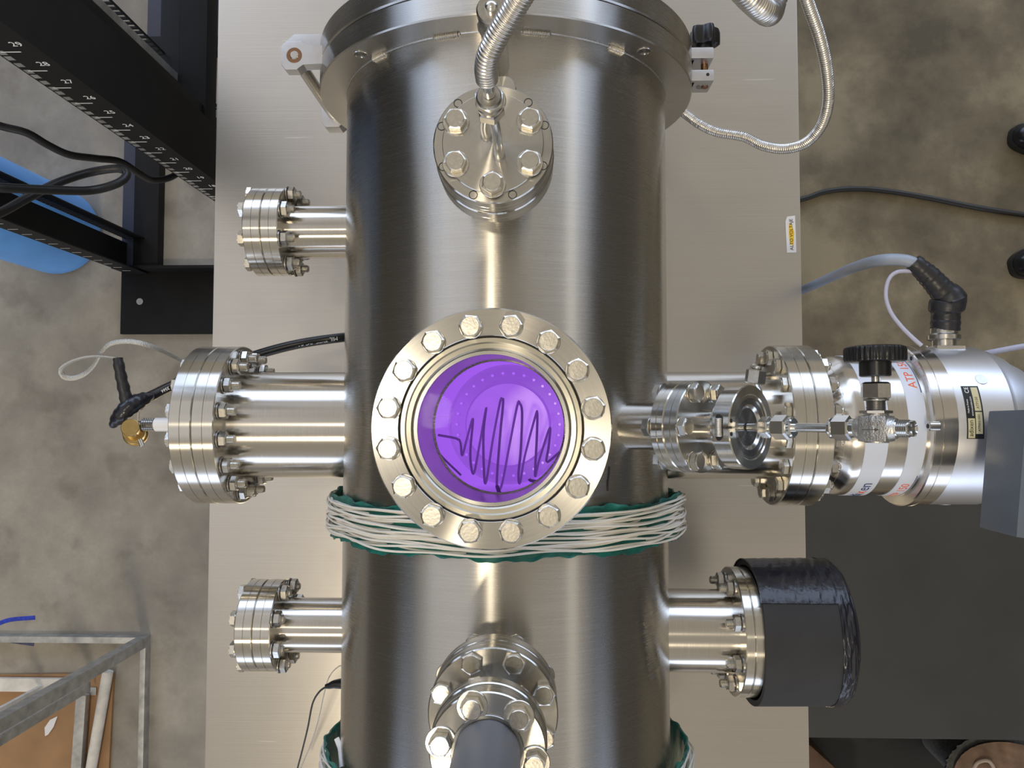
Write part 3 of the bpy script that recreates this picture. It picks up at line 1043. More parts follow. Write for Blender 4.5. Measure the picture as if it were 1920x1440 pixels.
# ================================================================== gauge stack on the near top port
gf = thing('reducer_flange', 'eight-bolt steel flange lying on the near top port', 'flange', loc=(0, -187, 215.2))
b_ = B(); disc(b_, 42.8, 0, 17, 128, 0.8, ri=19, grooves=[(8.5, 0.35, 0.6)]); obj('flange_disc', b_, 'flange_steel', gf)
b_ = B(); disc(b_, 21, 10, 50, 64, 0.4, ri=18.5); obj('neck_tube', b_, 'dark_turned', gf)
b_ = B(); disc(b_, 35, 50, 61, 96, 0.7, ri=18, grooves=[(5.5+50, 0.3, 0.5)]); obj('neck_flange', b_, 'flange_steel', gf)
ring_of_bolts(gf, dict(af=13, h=5.4, grip=33, tail=4, stamp=STAMP_A), 8, 36.2, 17, a0=PI/8)
gh = thing('gauge_head', 'grey cylindrical gauge head on a six-bolt flange at the near end', 'gauge', loc=(0, -187, 276.4))
b_ = B(); disc(b_, 34.2, 0, 13.5, 96, 0.7, grooves=[(7, 0.3, 0.5)]); obj('flange_disc', b_, 'flange_steel', gh)
b_ = B(); disc(b_, 21.5, 13.5, 15.0, 64, 0.4); obj('collar', b_, 'dark_turned', gh)
b_ = B(); disc(b_, 19.3, 15, 150, 64, 1.5); obj('housing', b_, 'gauge_grey', gh)
ring_of_bolts(gh, dict(af=12, h=5.0, shank_r=3.2, grip=24.5, tail=5, stamp=STAMP_A, washer=9.2), 6, 27.6, 13.5, a0=PI/6+0.33)

# ================================================================== right lower port: insulated blank flange
ins = thing('insulated_flange', 'bolted flange wrapped in a black foam sleeve on the lower right port', 'flange', frame((220.4, -194, 0), (1, 0, 0), (0, 1, 0)))
b_ = B(); disc(b_, 59, 0, 9, 128, 0.8); disc(b_, 50, 9, 70, 64, 1); obj('flange_disc', b_, 'flange_steel', ins)
ring_of_bolts(ins, dict(af=13, h=5.4, grip=17, tail=8), 8, 47, 9, a0=PI/8)
def wrap_r(a, z):
    # direction a: 0 = world +y side
    r = 64.5 + 1.5*math.cos(2*a+0.4) + 0.6*math.sin(3*a+z*0.02)
    return r
def sleeve(name, z0, z1, off, mat, a0=0, a1=2*PI, nz=26, wr=0.0, thick=4.0, close=False, na=96):
    b_ = B()
    grid = []
    for i in range(nz+1):
        z = z0+(z1-z0)*i/nz
        row = []
        for k in range(na+1):
            a = a0+(a1-a0)*k/na
            e = 1.0
            if close:
                e = math.sqrt(max(0.0, 1-max(0, (z-(z1-14))/14.0)**2))*0.12+0.88
            r = wrap_r(a, z)*e + off + wr*(math.sin(z*0.55+a*9)+0.6*math.sin(a*23+z*0.9)+0.5*math.sin(z*1.7-a*5))
            row.append((r*math.cos(a), r*math.sin(a), z+0.8*math.sin(a*3)))
        grid.append(row)
    vo = [[b_.verts.new(p) for p in row] for row in grid]
    vi = [[b_.verts.new((p[0]*(1-thick/66), p[1]*(1-thick/66), p[2])) for p in row] for row in grid]
    for i in range(nz):
        for k in range(na):
            b_.faces.new((vo[i][k], vo[i][k+1], vo[i+1][k+1], vo[i+1][k]))
            b_.faces.new((vi[i][k], vi[i+1][k], vi[i+1][k+1], vi[i][k+1]))
    for i in range(nz):
        for k in (0, na):
            b_.faces.new((vo[i][k], vo[i+1][k], vi[i+1][k], vi[i][k]))
    for k in range(na):
        for i in (0, nz):
            b_.faces.new((vo[i][k], vi[i][k], vi[i][k+1], vo[i][k+1]))
    fixn(b_)
    bmesh.ops.remove_doubles(b_, verts=b_.verts, dist=0.01)
    return obj(name, b_, mat, ins, deg=50)
# local X = world +y, local Y = world -z ... measured from +y
sleeve('foam_sleeve', 8, 84, 0.0, 'foam', thick=5)
sleeve('tape_strip', 6.5, 84, 0.9, 'black_tape', a0=-PI*0.36, a1=-PI*0.04, wr=0.14, thick=1.0, nz=60)
sleeve('tape_strip', 6.5, 84, 0.9, 'black_tape', a0=-PI*0.04, a1=PI*0.3, wr=0.18, thick=1.0, nz=60)
sleeve('tape_end', 74, 90, 0.9, 'black_tape', wr=0.45, thick=1.2, close=True, nz=40, na=200)
b_ = B(); disc(b_, 61, 86, 89.5, 96, 1.5); obj('end_pad', b_, 'black_tape', ins)

# ================================================================== 45 degree port: adapter, clamp, gas line and valve
MD = frame((0, 0, 0), D45, (0, 1, 0))     # local Z outward, local X = world +y
def dframe(r):
    return frame(D45*r, D45, (0, 1, 0))
ad = thing('adapter_flange', 'small slanted steel adapter flange right of the viewport', 'flange', dframe(207.7))
b_ = B(); disc(b_, 35, 0, 12, 128, 0.7, ri=12.5, grooves=[(6, 0.4, 0.6)]); obj('flange_disc', b_, 'satin_flange', ad)
b_ = B(); disc(b_, 12.9, 11, 30, 64, 0.3, ri=11); disc(b_, 13.3, 22, 31, 64, 0.3, ri=11); obj('neck_tube', b_, 'tube_steel', ad)
b_ = B(); disc(b_, 20, 30, 37.5, 64, 0.4, ri=11); obj('neck_rim', b_, 'flange_steel', ad)
ring_of_bolts(ad, dict(af=13, h=5.4, shank_r=3.2, grip=24, tail=2, washer=7.4), 6, 29.3, 12, a0=PI/2)
ckr = thing('clamp_ring', 'slotted round steel clamp ring in front of the slanted port', 'clamp', dframe(246))
def split_ring():
    b_ = B()
    n = 96
    gap = 0.03
    # gap on the side facing up-left (local +Y side is towards -x+z)
    a_gap = GAP
    prof = [(21, 0), (29.9, 0), (30.6, 0.7), (30.6, 13.3), (29.9, 14), (24, 14), (23.2, 13.2), (21, 13.2)]
    rows = []
    for k in range(n+1):
        a = a_gap+gap+(2*PI-2*gap)*k/n
        rows.append([b_.verts.new((r*math.cos(a), r*math.sin(a), z)) for r, z in prof])
    m_ = len(prof)
    for r0, r1 in zip(rows, rows[1:]):
        for k in range(m_):
            b_.faces.new((r0[k], r0[(k+1) % m_], r1[(k+1) % m_], r1[k]))
    b_.faces.new(list(reversed(rows[0]))); b_.faces.new(rows[-1])
    fixn(b_)
    return b_
# local +Y of dframe: z x x
ly = (MD.to_3x3() @ Vector((0, 1, 0)))
GAP = PI/2 if ly.z > 0 else -PI/2
obj('ring', split_ring(), 'flange_steel', ckr)
sg = 1 if GAP > 0 else -1
b_ = B(); disc(b_, 21, 2, 10.5, 96, 0.4); disc(b_, 23.2, 10.5, 12.6, 96, 0.4, ri=16.5); obj('inner_disc', b_, 'dark_turned', ckr)
b_ = B(); lathe(b_, [(16.5, 12.6), (15.2, 11.8), (14.2, 10.7), (13.4, 10.6)], 64); fixn(b_); obj('inner_step', b_, 'bright_steel', ckr)
# screw pocket across the gap
b_ = B()
N = 28
pr = []
for k in range(N):
    a = 2*PI*k/N
    pr.append((7.2*math.copysign(abs(math.cos(a))**0.6, math.cos(a)) + 2.2*math.cos(a), 3.0*math.copysign(abs(math.sin(a))**0.8, math.sin(a))))
extrude_poly(b_, pr, -0.4, 0.35, M=frame((0, sg*30.7, 6.2), (0, sg, 0), (1, 0, 0)))
sl = obj('screw_pocket', b_, 'groove_dark', ckr)
b_ = B(); disc(b_, 2.6, -6.5, 6.5, 24, 0.5); obj('clamp_screw', b_, 'cast_steel', sl, frame((0, sg*31.0, 6.2), (1, 0, 0)))
for s_ in (-1, 1):
    b_ = B(); disc(b_, 1.5, 0, 0.25, 20, 0.05, ri=0.0); obj('pin_hole', b_, 'groove_dark', ckr, T3(s_*4.6, sg*27.4, 14.0))

gl = thing('gas_valve', 'needle valve with black handwheel on a thin tube before the pump', 'valve', dframe(257))
def gz(r): return r-257
b_ = B(); disc(b_, 3.15, gz(257.5), gz(268), 32, 0.1); disc(b_, 3.15, gz(290), gz(321), 32, 0.1); obj('tube', b_, 'bright_steel', gl)
b_ = B(); prism(b_, 6, 13.2, gz(267.5), gz(275), cham=0.8, rot=PI/6*0); disc(b_, 4.6, gz(275), gz(278), 32, 0.2); obj('tube_nut', b_, 'bright_steel', gl, deg=25)
b_ = B(); prism(b_, 6, 15.0, gz(277), gz(288.5), cham=1.2); disc(b_, 7.4, gz(288.5), gz(292.5), 40, 1.0); obj('union_nut', b_, 'bright_steel', gl, deg=25)
b_ = B(); disc(b_, 7.0, gz(317), gz(320.5), 40, 1.2); prism(b_, 6, 14.6, gz(320), gz(331.5), cham=1.0); disc(b_, 6.2, gz(331), gz(335), 32, 0.3); obj('inlet_nut', b_, 'bright_steel', gl, deg=25)
# forged body: tee of cylinders with flats
b_ = B()
zc = gz(347.5)
lathe(b_, [(0, zc-13.5), (6.2, zc-13.2), (7.6, zc-10), (7.8, zc), (7.6, zc+9), (6.4, zc+12.6), (0, zc+12.8)], 40)
cbox(b_, -8.6, 8.2, -8.0, 8.0, zc-9.0, zc+9.0, bev=2.4)
MS = frame((0, 0, zc), (1, 0, 0), (0, 0, 1))
lathe(b_, [(0, -9.5), (7.2, -9.2), (8.2, -4), (8.2, 6), (7.4, 9.5), (0, 9.7)], 40, MS)
obj('valve_body', b_, 'cast_steel', gl, deg=40)
prof = [(0, gz(359)), (6.2, gz(359)), (5.6, gz(361))]
z = gz(361)
while z < gz(367):
    prof += [(5.6, z), (4.8, z+0.55), (5.6, z+1.1)]; z += 1.3
prof += [(4.6, gz(367.3)), (5.0, gz(368)), (5.0, gz(370.5)), (3.6, gz(371.2)), (2.4, gz(370)), (0, gz(369))]
b_ = B(); lathe(b_, prof, 40); obj('outlet_fitting', b_, 'bright_steel', gl, deg=30)
b_ = B(); prism(b_, 6, 17.0, 9.2, 11.6, M=MS, cham=0.4, rot=0.35); obj('panel_nut', b_, 'nut_steel', gl, deg=25)
prof = [(0, 11.4)]
z = 11.4
while z < 18.6:
    prof += [(6.1, z), (5.5, z+0.5)]; z += 1.0
b_ = B(); lathe(b_, prof+[(0, z)], 32, MS); obj('bonnet_thread', b_, 'thread_steel', gl, deg=25)
b_ = B(); prism(b_, 6, 16.4, 18.4, 29.5, M=MS, cham=1.2); disc(b_, 7.9, 17.6, 18.6, 40, 0.3, M=MS); obj('packing_nut', b_, 'nut_steel', gl, deg=25)
b_ = B(); disc(b_, 2.4, 29, 36, 24, 0.2, M=MS); obj('stem', b_, 'nut_steel', gl)
b_ = B()
disc(b_, 9.6, 33, 43.5, 48, 0.8, M=MS)
n = 144
rings = []
for z, s in ((42.3, 0.90), (43.0, 0.98), (44.2, 1.0), (50.3, 1.0), (51.6, 0.97), (52.4, 0.88), (52.8, 0.5)):
    rings.append([b_.verts.new(MS @ Vector(((18.3+(0.45 if (k//2) % 2 else 0))*s*math.cos(2*PI*k/n), (18.3+(0.45 if (k//2) % 2 else 0))*s*math.sin(2*PI*k/n), z))) for k in range(n)])
for a, c in zip(rings, rings[1:]):
    for k in range(n):
        b_.faces.new((a[k], a[(k+1) % n], c[(k+1) % n], c[k]))
b_.faces.new(list(reversed(rings[0]))); b_.faces.new(rings[-1])
fixn(b_)
obj('handwheel', b_, 'black_plastic', gl, deg=30)
# cast arrow and lettering on the body, facing up and left
MB_ = frame(Vector((0, sg*8.1, zc)), (0, sg, 0), (0, 0, 1))
tb = text_bm('Swagelok', 3.6, 0.25)
add_ = B(); add_bm(add_, tb, Matrix.Translation((0, 3.2, 0)))
cbox(add_, -5.5, 2.5, -1.1, -0.5, -0.2, 0.3); extrude_poly(add_, [(2.2, -2.0), (5.2, -0.8), (2.2, 0.4)], -0.2, 0.3)
obj('cast_mark', add_, 'bright_steel', gl, MB_ if (MB_.to_3x3() @ Vector((0, 1, 0))).x*1 >= 0 else MB_ @ Matrix.Rotation(PI, 4, 'Z') @ Matrix.Rotation(PI, 4, 'Z'), flat=True)

vf = thing('vent_fitting', 'small hexagonal vent nut on a thin tube behind the clamp ring', 'fitting', loc=tuple(pt(1417, 704, 104)))
ov = pt(1417, 704, 104)
MV = frame((0, 0, 0), (0.12, 1, 0.12), (1, 0, 0))
b_ = B(); prism(b_, 6, 14.5, -7, 5, M=MV, cham=1.0, rot=PI/6); disc(b_, 4.5, 5, 8, 24, 1, M=MV); obj('hex_nut', b_, 'nut_steel', vf, deg=25)
b_ = B(); sweep(b_, [Vector((0, 0, 0))-Vector((0, 5, 0.6)), pt(1424, 735, 96)-ov, pt(1429, 765, 80)-ov, pt(1431, 785, 48)-ov], 2.4, 14, step=2); obj('tube', b_, 'bright_steel', vf)

# ================================================================== turbo pump
pm = thing('turbo_pump', 'big silver turbomolecular pump bolted to the right port', 'pump', frame((270.9, 0, 0), (1, 0, 0), (0, 1, 0)))
def zx(x): return x-270.9
L_ = frame((270.9, 0, 0), (1, 0, 0), (0, 1, 0))
b_ = B(); disc(b_, 76, 0.2, zx(285.5), 160, 0.8, ri=50); obj('inlet_flange', b_, 'flange_steel', pm)
b_ = B(); lathe(b_, [(50, 5), (50, zx(286)), (52, zx(291)), (64, zx(305)), (65.8, zx(309)), (66, zx(315)), (66, zx(373)), (60, zx(373)), (60, zx(300))], 128); fixn(b_); obj('body', b_, 'pump_steel', pm, deg=25)
ring_of_bolts(pm, dict(af=13, h=5.4, grip=34.6, tail=5), 16, 65, -19.9, a0=PI/16, direction=-1)
b_ = B(); disc(b_, 66.35, zx(315.5), zx(335), 160, 0.1, ri=65.5); bd1 = obj('label_band', b_, 'band_white', pm)
b_ = B(); disc(b_, 66.35, zx(352), zx(367.5), 160, 0.1, ri=65.5); bd2 = obj('label_band', b_, 'band_white', pm)
b_ = B(); disc(b_, 76, zx(369), zx(390), 160, 1.0, ri=60, grooves=[(zx(377), 0.6, 0.8)]); obj('clamp_flange', b_, 'pump_steel', pm)
b_ = B(); lathe(b_, [(60, zx(390)), (74, zx(390)), (74.3, zx(391)), (74.3, zx(438)), (73, zx(440)), (72, zx(443)), (71.5, zx(446)), (66, zx(458)), (64, zx(459)), (57, zx(474)), (55, zx(475)), (46, zx(492)), (30, zx(505)), (0, zx(508))], 160); fixn(b_); obj('motor_housing', b_, 'pump_satin', pm, deg=20)
# screws on the clamp flange and dome
for (px, py, z) in ((1720, 672, 38), (1752, 799, 77), (1720, 920, -25), (1868, 683, 25), (1893, 748, 55)):
    p = pt(px, py, z)
    d_ = (-1, 0, 0) if px < 1800 else (0.3, p.y/80, 0.6)
    b_ = B(); disc(b_, 4.2, -4, 5.5, 28, 0.6); disc(b_, 2.0, 5.45, 5.6, 6, 0.02)
    W = frame(p, d_)
    s_ = obj('socket_screw', b_, 'nut_steel', pm, L_.inverted() @ W)
    b_ = B(); prism(b_, 6, 3.8, 5.5, 5.75); obj('socket', b_, 'groove_dark', s_)
for (a, x) in ((33, 417), (-88, 414)):
    a = math.radians(a)
    b_ = B(); disc(b_, 5.2, 0, 0.5, 32, 0.2)
    obj('plug', b_, 'aluminium', pm, L_.inverted() @ frame((x, 74.2*math.sin(a), 74.2*math.cos(a)), (0, math.sin(a), math.cos(a))))
def pobj(name, b_, mat, par=pm):
    bmesh.ops.transform(b_, matrix=L_.inverted(), verts=b_.verts)
    return obj(name, b_, mat, par, flat=True)
pobj('printing', wrap_text(text_bm('ATP 150', 10.5, 0.1), 66.4, math.radians(46), 361), 'ink_orange', bd2)
pobj('printing', wrap_text(text_bm('ATP 150', 10.5, 0.1), 66.4, math.radians(-68), 361), 'ink_orange', bd2)
def arc_line(x0, x1, a0, a1, R, mat, par, name='line', dr=0.08):
    b_ = B(); n = 24
    rows = []
    for k in range(n+1):
        a = math.radians(a0+(a1-a0)*k/n)
        rows.append([b_.verts.new((x, r*math.sin(a), r*math.cos(a))) for x, r in ((x0, R), (x1, R), (x1, R+dr), (x0, R+dr))])
    for r0, r1 in zip(rows, rows[1:]):
        for k in range(4):
            b_.faces.new((r0[k], r0[(k+1) % 4], r1[(k+1) % 4], r1[k]))
    b_.faces.new(rows[0]); b_.faces.new(rows[-1])
    fixn(b_)
    return pobj(name, b_, mat, par)
arc_line(366.2, 366.9, 26, 75, 66.4, 'ink_navy', bd2)
arc_line(366.2, 366.9, -85, -42, 66.4, 'ink_navy', bd2)
b_ = text_bm('en', 15, 0.1); pobj('printing', wrap_text(b_, 66.4, math.radians(-57), 326), 'ink_navy', bd1)
b_ = text_bm('x', 15, 0.1); pobj('printing', wrap_text(b_, 66.4, math.radians(-67.5), 326), 'ink_orange', bd1)
b_ = text_bm('adi', 15, 0.1); pobj('printing', wrap_text(b_, 66.4, math.radians(-79), 326), 'ink_navy', bd1)
# rating plate
rp = arc_line(397, 411.5, -8.5, 27.5, 74.35, 'ink_black', pm, 'rating_plate', 0.3)
arc_line(404.6, 410.2, 10, 26.5, 74.66, 'plate_gold', rp, 'field')
arc_line(404.6, 410.2, -5.2, 9.2, 74.66, 'plate_gold', rp, 'field')
arc_line(398, 403.8, -8.0, 5.0, 74.66, 'plate_gold', rp, 'field')
for s_, sz, a, x, mt in (('adixen', 5.4, -1.5, 400.6, 'ink_black'), ('CE', 5.0, 24.4, 401.0, 'ink_white'), ('Made in France', 2.0, 13.2, 399.2, 'ink_white'),
                         ('WWW.ADIXEN.COM', 1.8, 13.2, 402.6, 'ink_white'), ('ATP150', 3.2, 15.5, 407.4, 'ink_black'), ('ATP0031503', 2.8, 2.0, 407.4, 'ink_black')):
    pobj('printing', wrap_text(text_bm(s_, sz, 0.06), 74.76, math.radians(a), x), mt, rp)
# side connector of the pump
cn = thing('pump_connector', 'black sleeved cable plug on top edge of the silver pump', 'connector', loc=tuple(pt(1770, 650, 10)))
oc = pt(1770, 650, 10)
MC = frame((0, 0, 0), (0.02, 1, 0), (1, 0, 0))
b_ = B(); cbox(b_, -13, 13, -13, 13, -5, 0, bev=1.0, M=MC); obj('square_flange', b_, 'bright_steel', cn)
for x in (-10.5, 10.5):
    b_ = B(); disc(b_, 2.0, 0, 1.6, 20, 0.4, M=MC @ T3(x, 10, 0)); obj('screw', b_, 'bright_steel', cn)
b_ = B(); disc(b_, 10.5, 0, 6, 48, 0.4, M=MC); obj('socket_shell', b_, 'nut_steel', cn)
b_ = B()
n = 96
rings = []
for z, r in ((6, 13.0), (6.6, 13.9), (10.5, 13.9), (11.2, 13.2), (12, 12.2), (17, 12.0)):
    rings.append([b_.verts.new(MC @ Vector(((r+(0.25 if k % 2 and 6.2 < z < 11 else 0))*math.cos(2*PI*k/n), (r+(0.25 if k % 2 and 6.2 < z < 11 else 0))*math.sin(2*PI*k/n), z))) for k in range(n)])
for a, c in zip(rings, rings[1:]):
    for k in range(n):
        b_.faces.new((a[k], a[(k+1) % n], c[(k+1) % n], c[k]))
b_.faces.new(list(reversed(rings[0]))); b_.faces.new(rings[-1]); fixn(b_)
obj('coupling_ring', b_, 'brass' if False else 'nut_steel', cn)
bp = [pt(1772, 620, 10), pt(1773, 600, 11), pt(1774, 578, 13), pt(1778, 560, 15), pt(1762, 540, 18), pt(1742, 518, 20), pt(1722, 500, 22), pt(1712, 492, 22)]
rb = [(0, 12.6), (8, 12.8), (16, 12.2), (20, 15.5), (30, 15.5), (40, 11.2), (52, 10.2), (60, 9.8), (72, 8.4), (200, 8)]
def boot_r(d, t_):
    for (a, r0), (b, r1) in zip(rb, rb[1:]):
        if d <= b:
            return r0+(r1-r0)*(d-a)/(b-a)+0.4*math.sin(d*1.1)
    return 8
b_ = B(); sweep(b_, [p-oc for p in bp], boot_r, 24, step=2); obj('shrink_boot', b_, 'shrink_black', cn)
b_ = B(); sweep(b_, [p-oc for p in (pt(1730, 506, 22), pt(1710, 492, 22), pt(1685, 487, 18), pt(1645, 489, 0), pt(1600, 502, -80), pt(1560, 519, -190), pt(1500, 545, -300), pt(1440, 560, -340), pt(1360, 585, -345))], 5.6, 18, step=4)
bmesh.ops.translate(b_, vec=(0, 0, 0), verts=b_.verts)
obj('cable', b_, 'cable_grey', cn)
b_ = B(); sweep(b_, [pt(1728, 648, 30), pt(1712, 634, 28), pt(1690, 612, 24), pt(1670, 585, 20), pt(1661, 555, 18), pt(1666, 525, 18), pt(1682, 510, 20), pt(1712, 508, 22)], 1.9, 12, step=3)
tag(obj('sensor_wire', b_, 'cable_lilac'), 'thin grey wire looping beside the black sleeved plug', 'wire')
b_ = B(); sweep(b_, [pt(1760, 668, -20), pt(1830, 665, -20), pt(1870, 658, -10), pt(1920, 649, 0), pt(1990, 640, 10)], 2.6, 12, step=4)
tag(obj('sensor_wire', b_, 'cable_lilac'), 'thin grey wire leaving the silver pump towards the right edge', 'wire')

# grey box beside the pump
gb = thing('grey_control_box', 'dark grey control box overlapping the pump at the right edge', 'box', loc=(0, 0, 0))
P1 = pt(1853, 770, 100)
va = Vector((-11, -104, 0)).normalized()
vb = Vector((-6, -14, 60)); vb = (vb - va*vb.dot(va)).normalized()
vc = va.cross(vb).normalized()
if vc.x < 0: vc = -vc
MB2 = Matrix((vc, va, vb)).transposed().to_4x4(); MB2.translation = P1
bpy.data.objects.remove(gb)
gb = thing('grey_control_box', 'dark grey control box overlapping the pump at the right edge', 'box', MB2)
b_ = B(); cbox(b_, 0, 160, 0, 96, 0, 56, bev=2.5); fixn(b_); obj('housing', b_, 'box_grey', gb)
b_ = B(); cbox(b_, 7, 120, 60, 90, 56, 56.5); fixn(b_); obj('label_plate', b_, 'paper', gb)

# ================================================================== heater belts: green silicone with white wires
def belt(label, yc, hw, nw, seed, a_lo, a_hi, r0=153.6, side=11.0):
    """silicone strip lying on the barrel with loose white wires over it; a = angle from straight up"""
    rnd = random.Random(seed)
    bt = thing('wire_belt', label, 'belt', loc=(0, yc, 0))
    NA = 220
    b_ = B()
    rows = []
    ph = [rnd.uniform(0, 6.28) for _ in range(6)]
    for i in range(NA+1):
        a = a_lo+(a_hi-a_lo)*i/NA
        lift = 1.5 + side*max(0, abs(math.degrees(a))-60)/30.0
        lift = min(lift, side+1.5)
        w0 = hw + 1.6*math.sin(a*9+ph[0]) + 0.9*math.sin(a*31+ph[1]) + 0.5*math.sin(a*70+ph[2])
        w1 = hw + 1.6*math.sin(a*8+ph[3]) + 0.9*math.sin(a*27+ph[4]) + 0.5*math.sin(a*66+ph[5])
        row = []
        for y, dz in ((-w0, 1.6), (-w0*0.86, 0.2), (0, 0), (w1*0.86, 0.2), (w1, 2.0)):
            r = r0+lift*0.8+dz*(1+0.6*math.sin(a*40))
            row.append((r*math.sin(a), y, r*math.cos(a)))
        rows.append(row)
    vo = [[b_.verts.new(p) for p in row] for row in rows]
    vi = [[b_.verts.new((p[0]*1.010, p[1]*1.0, p[2]*1.010)) for p in row] for row in rows]
    for i in range(NA):
        for k in range(4):
            b_.faces.new((vo[i][k], vo[i][k+1], vo[i+1][k+1], vo[i+1][k]))
            b_.faces.new((vi[i][k], vi[i+1][k], vi[i+1][k+1], vi[i][k+1]))
        for k in (0, 4):
            b_.faces.new((vo[i][k], vo[i+1][k], vi[i+1][k], vi[i][k]))
    for i in (0, NA):
        for k in range(4):
            b_.faces.new((vo[i][k], vi[i][k], vi[i][k+1], vo[i][k+1]))
    fixn(b_)
    obj('silicone_strip', b_, 'green_silicone', bt)
    inner = hw*0.80
    for w in range(nw):
        base = -inner+2*inner*(w+0.5)/nw
        p1, p2, p3 = (rnd.uniform(0, 6.28) for _ in range(3))
        a1, a2 = rnd.uniform(0.8, 2.6), rnd.uniform(0.3, 1.0)
        layer = rnd.choice((0, 0, 1.9, 3.6))
        pts = []
        n_ = 110
        for i in range(n_+1):
            a = a_lo+(a_hi-a_lo)*i/n_
            ad_ = math.degrees(a)
            lift = 2.2 + side*max(0, abs(ad_)-60)/30.0
            lift = min(lift, side+2.2)
            env = 1.0+1.2*max(0, abs(ad_)-60)/30
            y = base + env*(a1*math.sin(a*4.2+p1)+a2*math.sin(a*11+p2))
            y = max(-inner-1.5, min(inner+1.5, y))
            r = r0 + lift + layer + 1.2*math.sin(a*9+p3)
            pts.append((r*math.sin(a), y, r*math.cos(a)))
        b_ = B(); sweep(b_, pts, 0.95, 7, step=4.0, smooth=False)
        obj('wire', b_, 'white_wire', bt)
    return bt
R_ = math.radians
belt('green silicone belt with loose white wires running under the viewport', -82, 19, 30, 3, R_(-118), R_(118))
wb = belt('green silicone belt with white wires at the bottom picture edge', -322, 27, 20, 9, R_(-118), R_(118), r0=155, side=15.0)
b_ = B()
q = [(-143, -352+24, 92), (-149, -330+12, 84), (-152, -314, 74), (-155, -300, 60)]
sweep(b_, [pt(641, 1438, 60), pt(640, 1424, 55), pt(638, 1404, 48), pt(634, 1392, 44), pt(631, 1384, 42)], 1, 10, step=2, flat=(2.4, 0.7))
zt = obj('cable_tie', b_, 'white_plastic')
tag(zt, 'white plastic cable tie end at lower left barrel edge', 'cable tie')
b_ = B()
sweep(b_, [pt(1139, 920, 137), pt(1139, 905, 138), pt(1141, 890, 136), pt(1142, 875, 134)], 0.9, 8, step=2)
tag(obj('tie_wire', b_, 'black_rubber'), 'short black wire sticking up from the belt right of the viewport', 'wire')

# clip and thin leads at the left lower barrel
ck = thing('test_clip', 'small black crocodile clip at left lower barrel edge on thin lead', 'clip', loc=tuple(pt(628, 1284, -60)))
oo = pt(628, 1284, -60)
def sw(pts, r, mat, name, par, off, seg=10, step=3, **kw):
    b_ = B(); sweep(b_, [p-off for p in pts], r, seg, step=step, **kw); return obj(name, b_, mat, par)
sw([pt(610, 1287, -60), pt(617, 1286, -60), pt(626, 1283, -60), pt(636, 1282, -60), pt(650, 1281, -60), pt(662, 1281, -60)], lambda d, t_: 2.2+3.4*math.sin(PI*min(1, d/t_)*0.62), 'black_plastic', 'jaws', ck, oo, 12, 1.5)
sw([pt(612, 1287, -60), pt(598, 1298, -70), pt(586, 1320, -90), pt(577, 1365, -130), pt(566, 1410, -170), pt(550, 1470, -200)], 1.0, 'black_rubber', 'lead', ck, oo)
b_ = B(); sweep(b_, [pt(655, 1246, -120), pt(636, 1249, -120), pt(618, 1268, -120), pt(608, 1300, -140), pt(597, 1350, -170), pt(583, 1395, -190), pt(560, 1450, -210)], 0.6, 8, step=4)
tag(obj('thin_lead', b_, 'braid'), 'very thin bare lead curving beside the black crocodile clip', 'wire')

# ================================================================== warning sticker on the table
skc = pt(1483, 439, -249.6)
sk = thing('warning_sticker', 'small white and yellow sticker reading ALTO VOLTAJE at table right edge', 'sticker', Matrix.Translation(skc) @ Matrix.Rotation(PI/2+math.radians(1.0), 4, 'Z'))
b_ = B(); extrude_poly(b_, [(-24, -6.2), (24, -6.0), (23, 4), (17, 6.5), (-24, 6.0)], -0.2, 0.05); obj('backing', b_, 'paper', sk)
b_ = B(); extrude_poly(b_, [(-13, 1.5), (-15, -2.5), (2, -4.5), (13, -1.0), (14, 2.2), (0, 2.8)], 0.05, 0.12); obj('yellow_patch', b_, 'sticker_yellow', sk)
b_ = text_bm('ALTO VOLTAJE', 6.0, 0.05)
bmesh.ops.scale(b_, vec=(1.0, 1, 1), verts=b_.verts)
obj('printing', b_, 'ink_black', sk, T3(-0.5, -0.6, 0.2), flat=True)

# ================================================================== floor things on the right
b_ = B(); sweep(b_, [pt(1380, 400, FZ+8), pt(1502, 374, FZ+8), pt(1545, 360, FZ+8), pt(1600, 354, FZ+8), pt(1660, 358, FZ+8), pt(1740, 371, FZ+8), pt(1830, 389, FZ+8), pt(1920, 403, FZ+8), pt(2050, 420, FZ+8)], 6.5, 12, step=12)
tag(obj('floor_cable', b_, 'black_rubber'), 'black cable lying across the floor right of the table', 'cable')

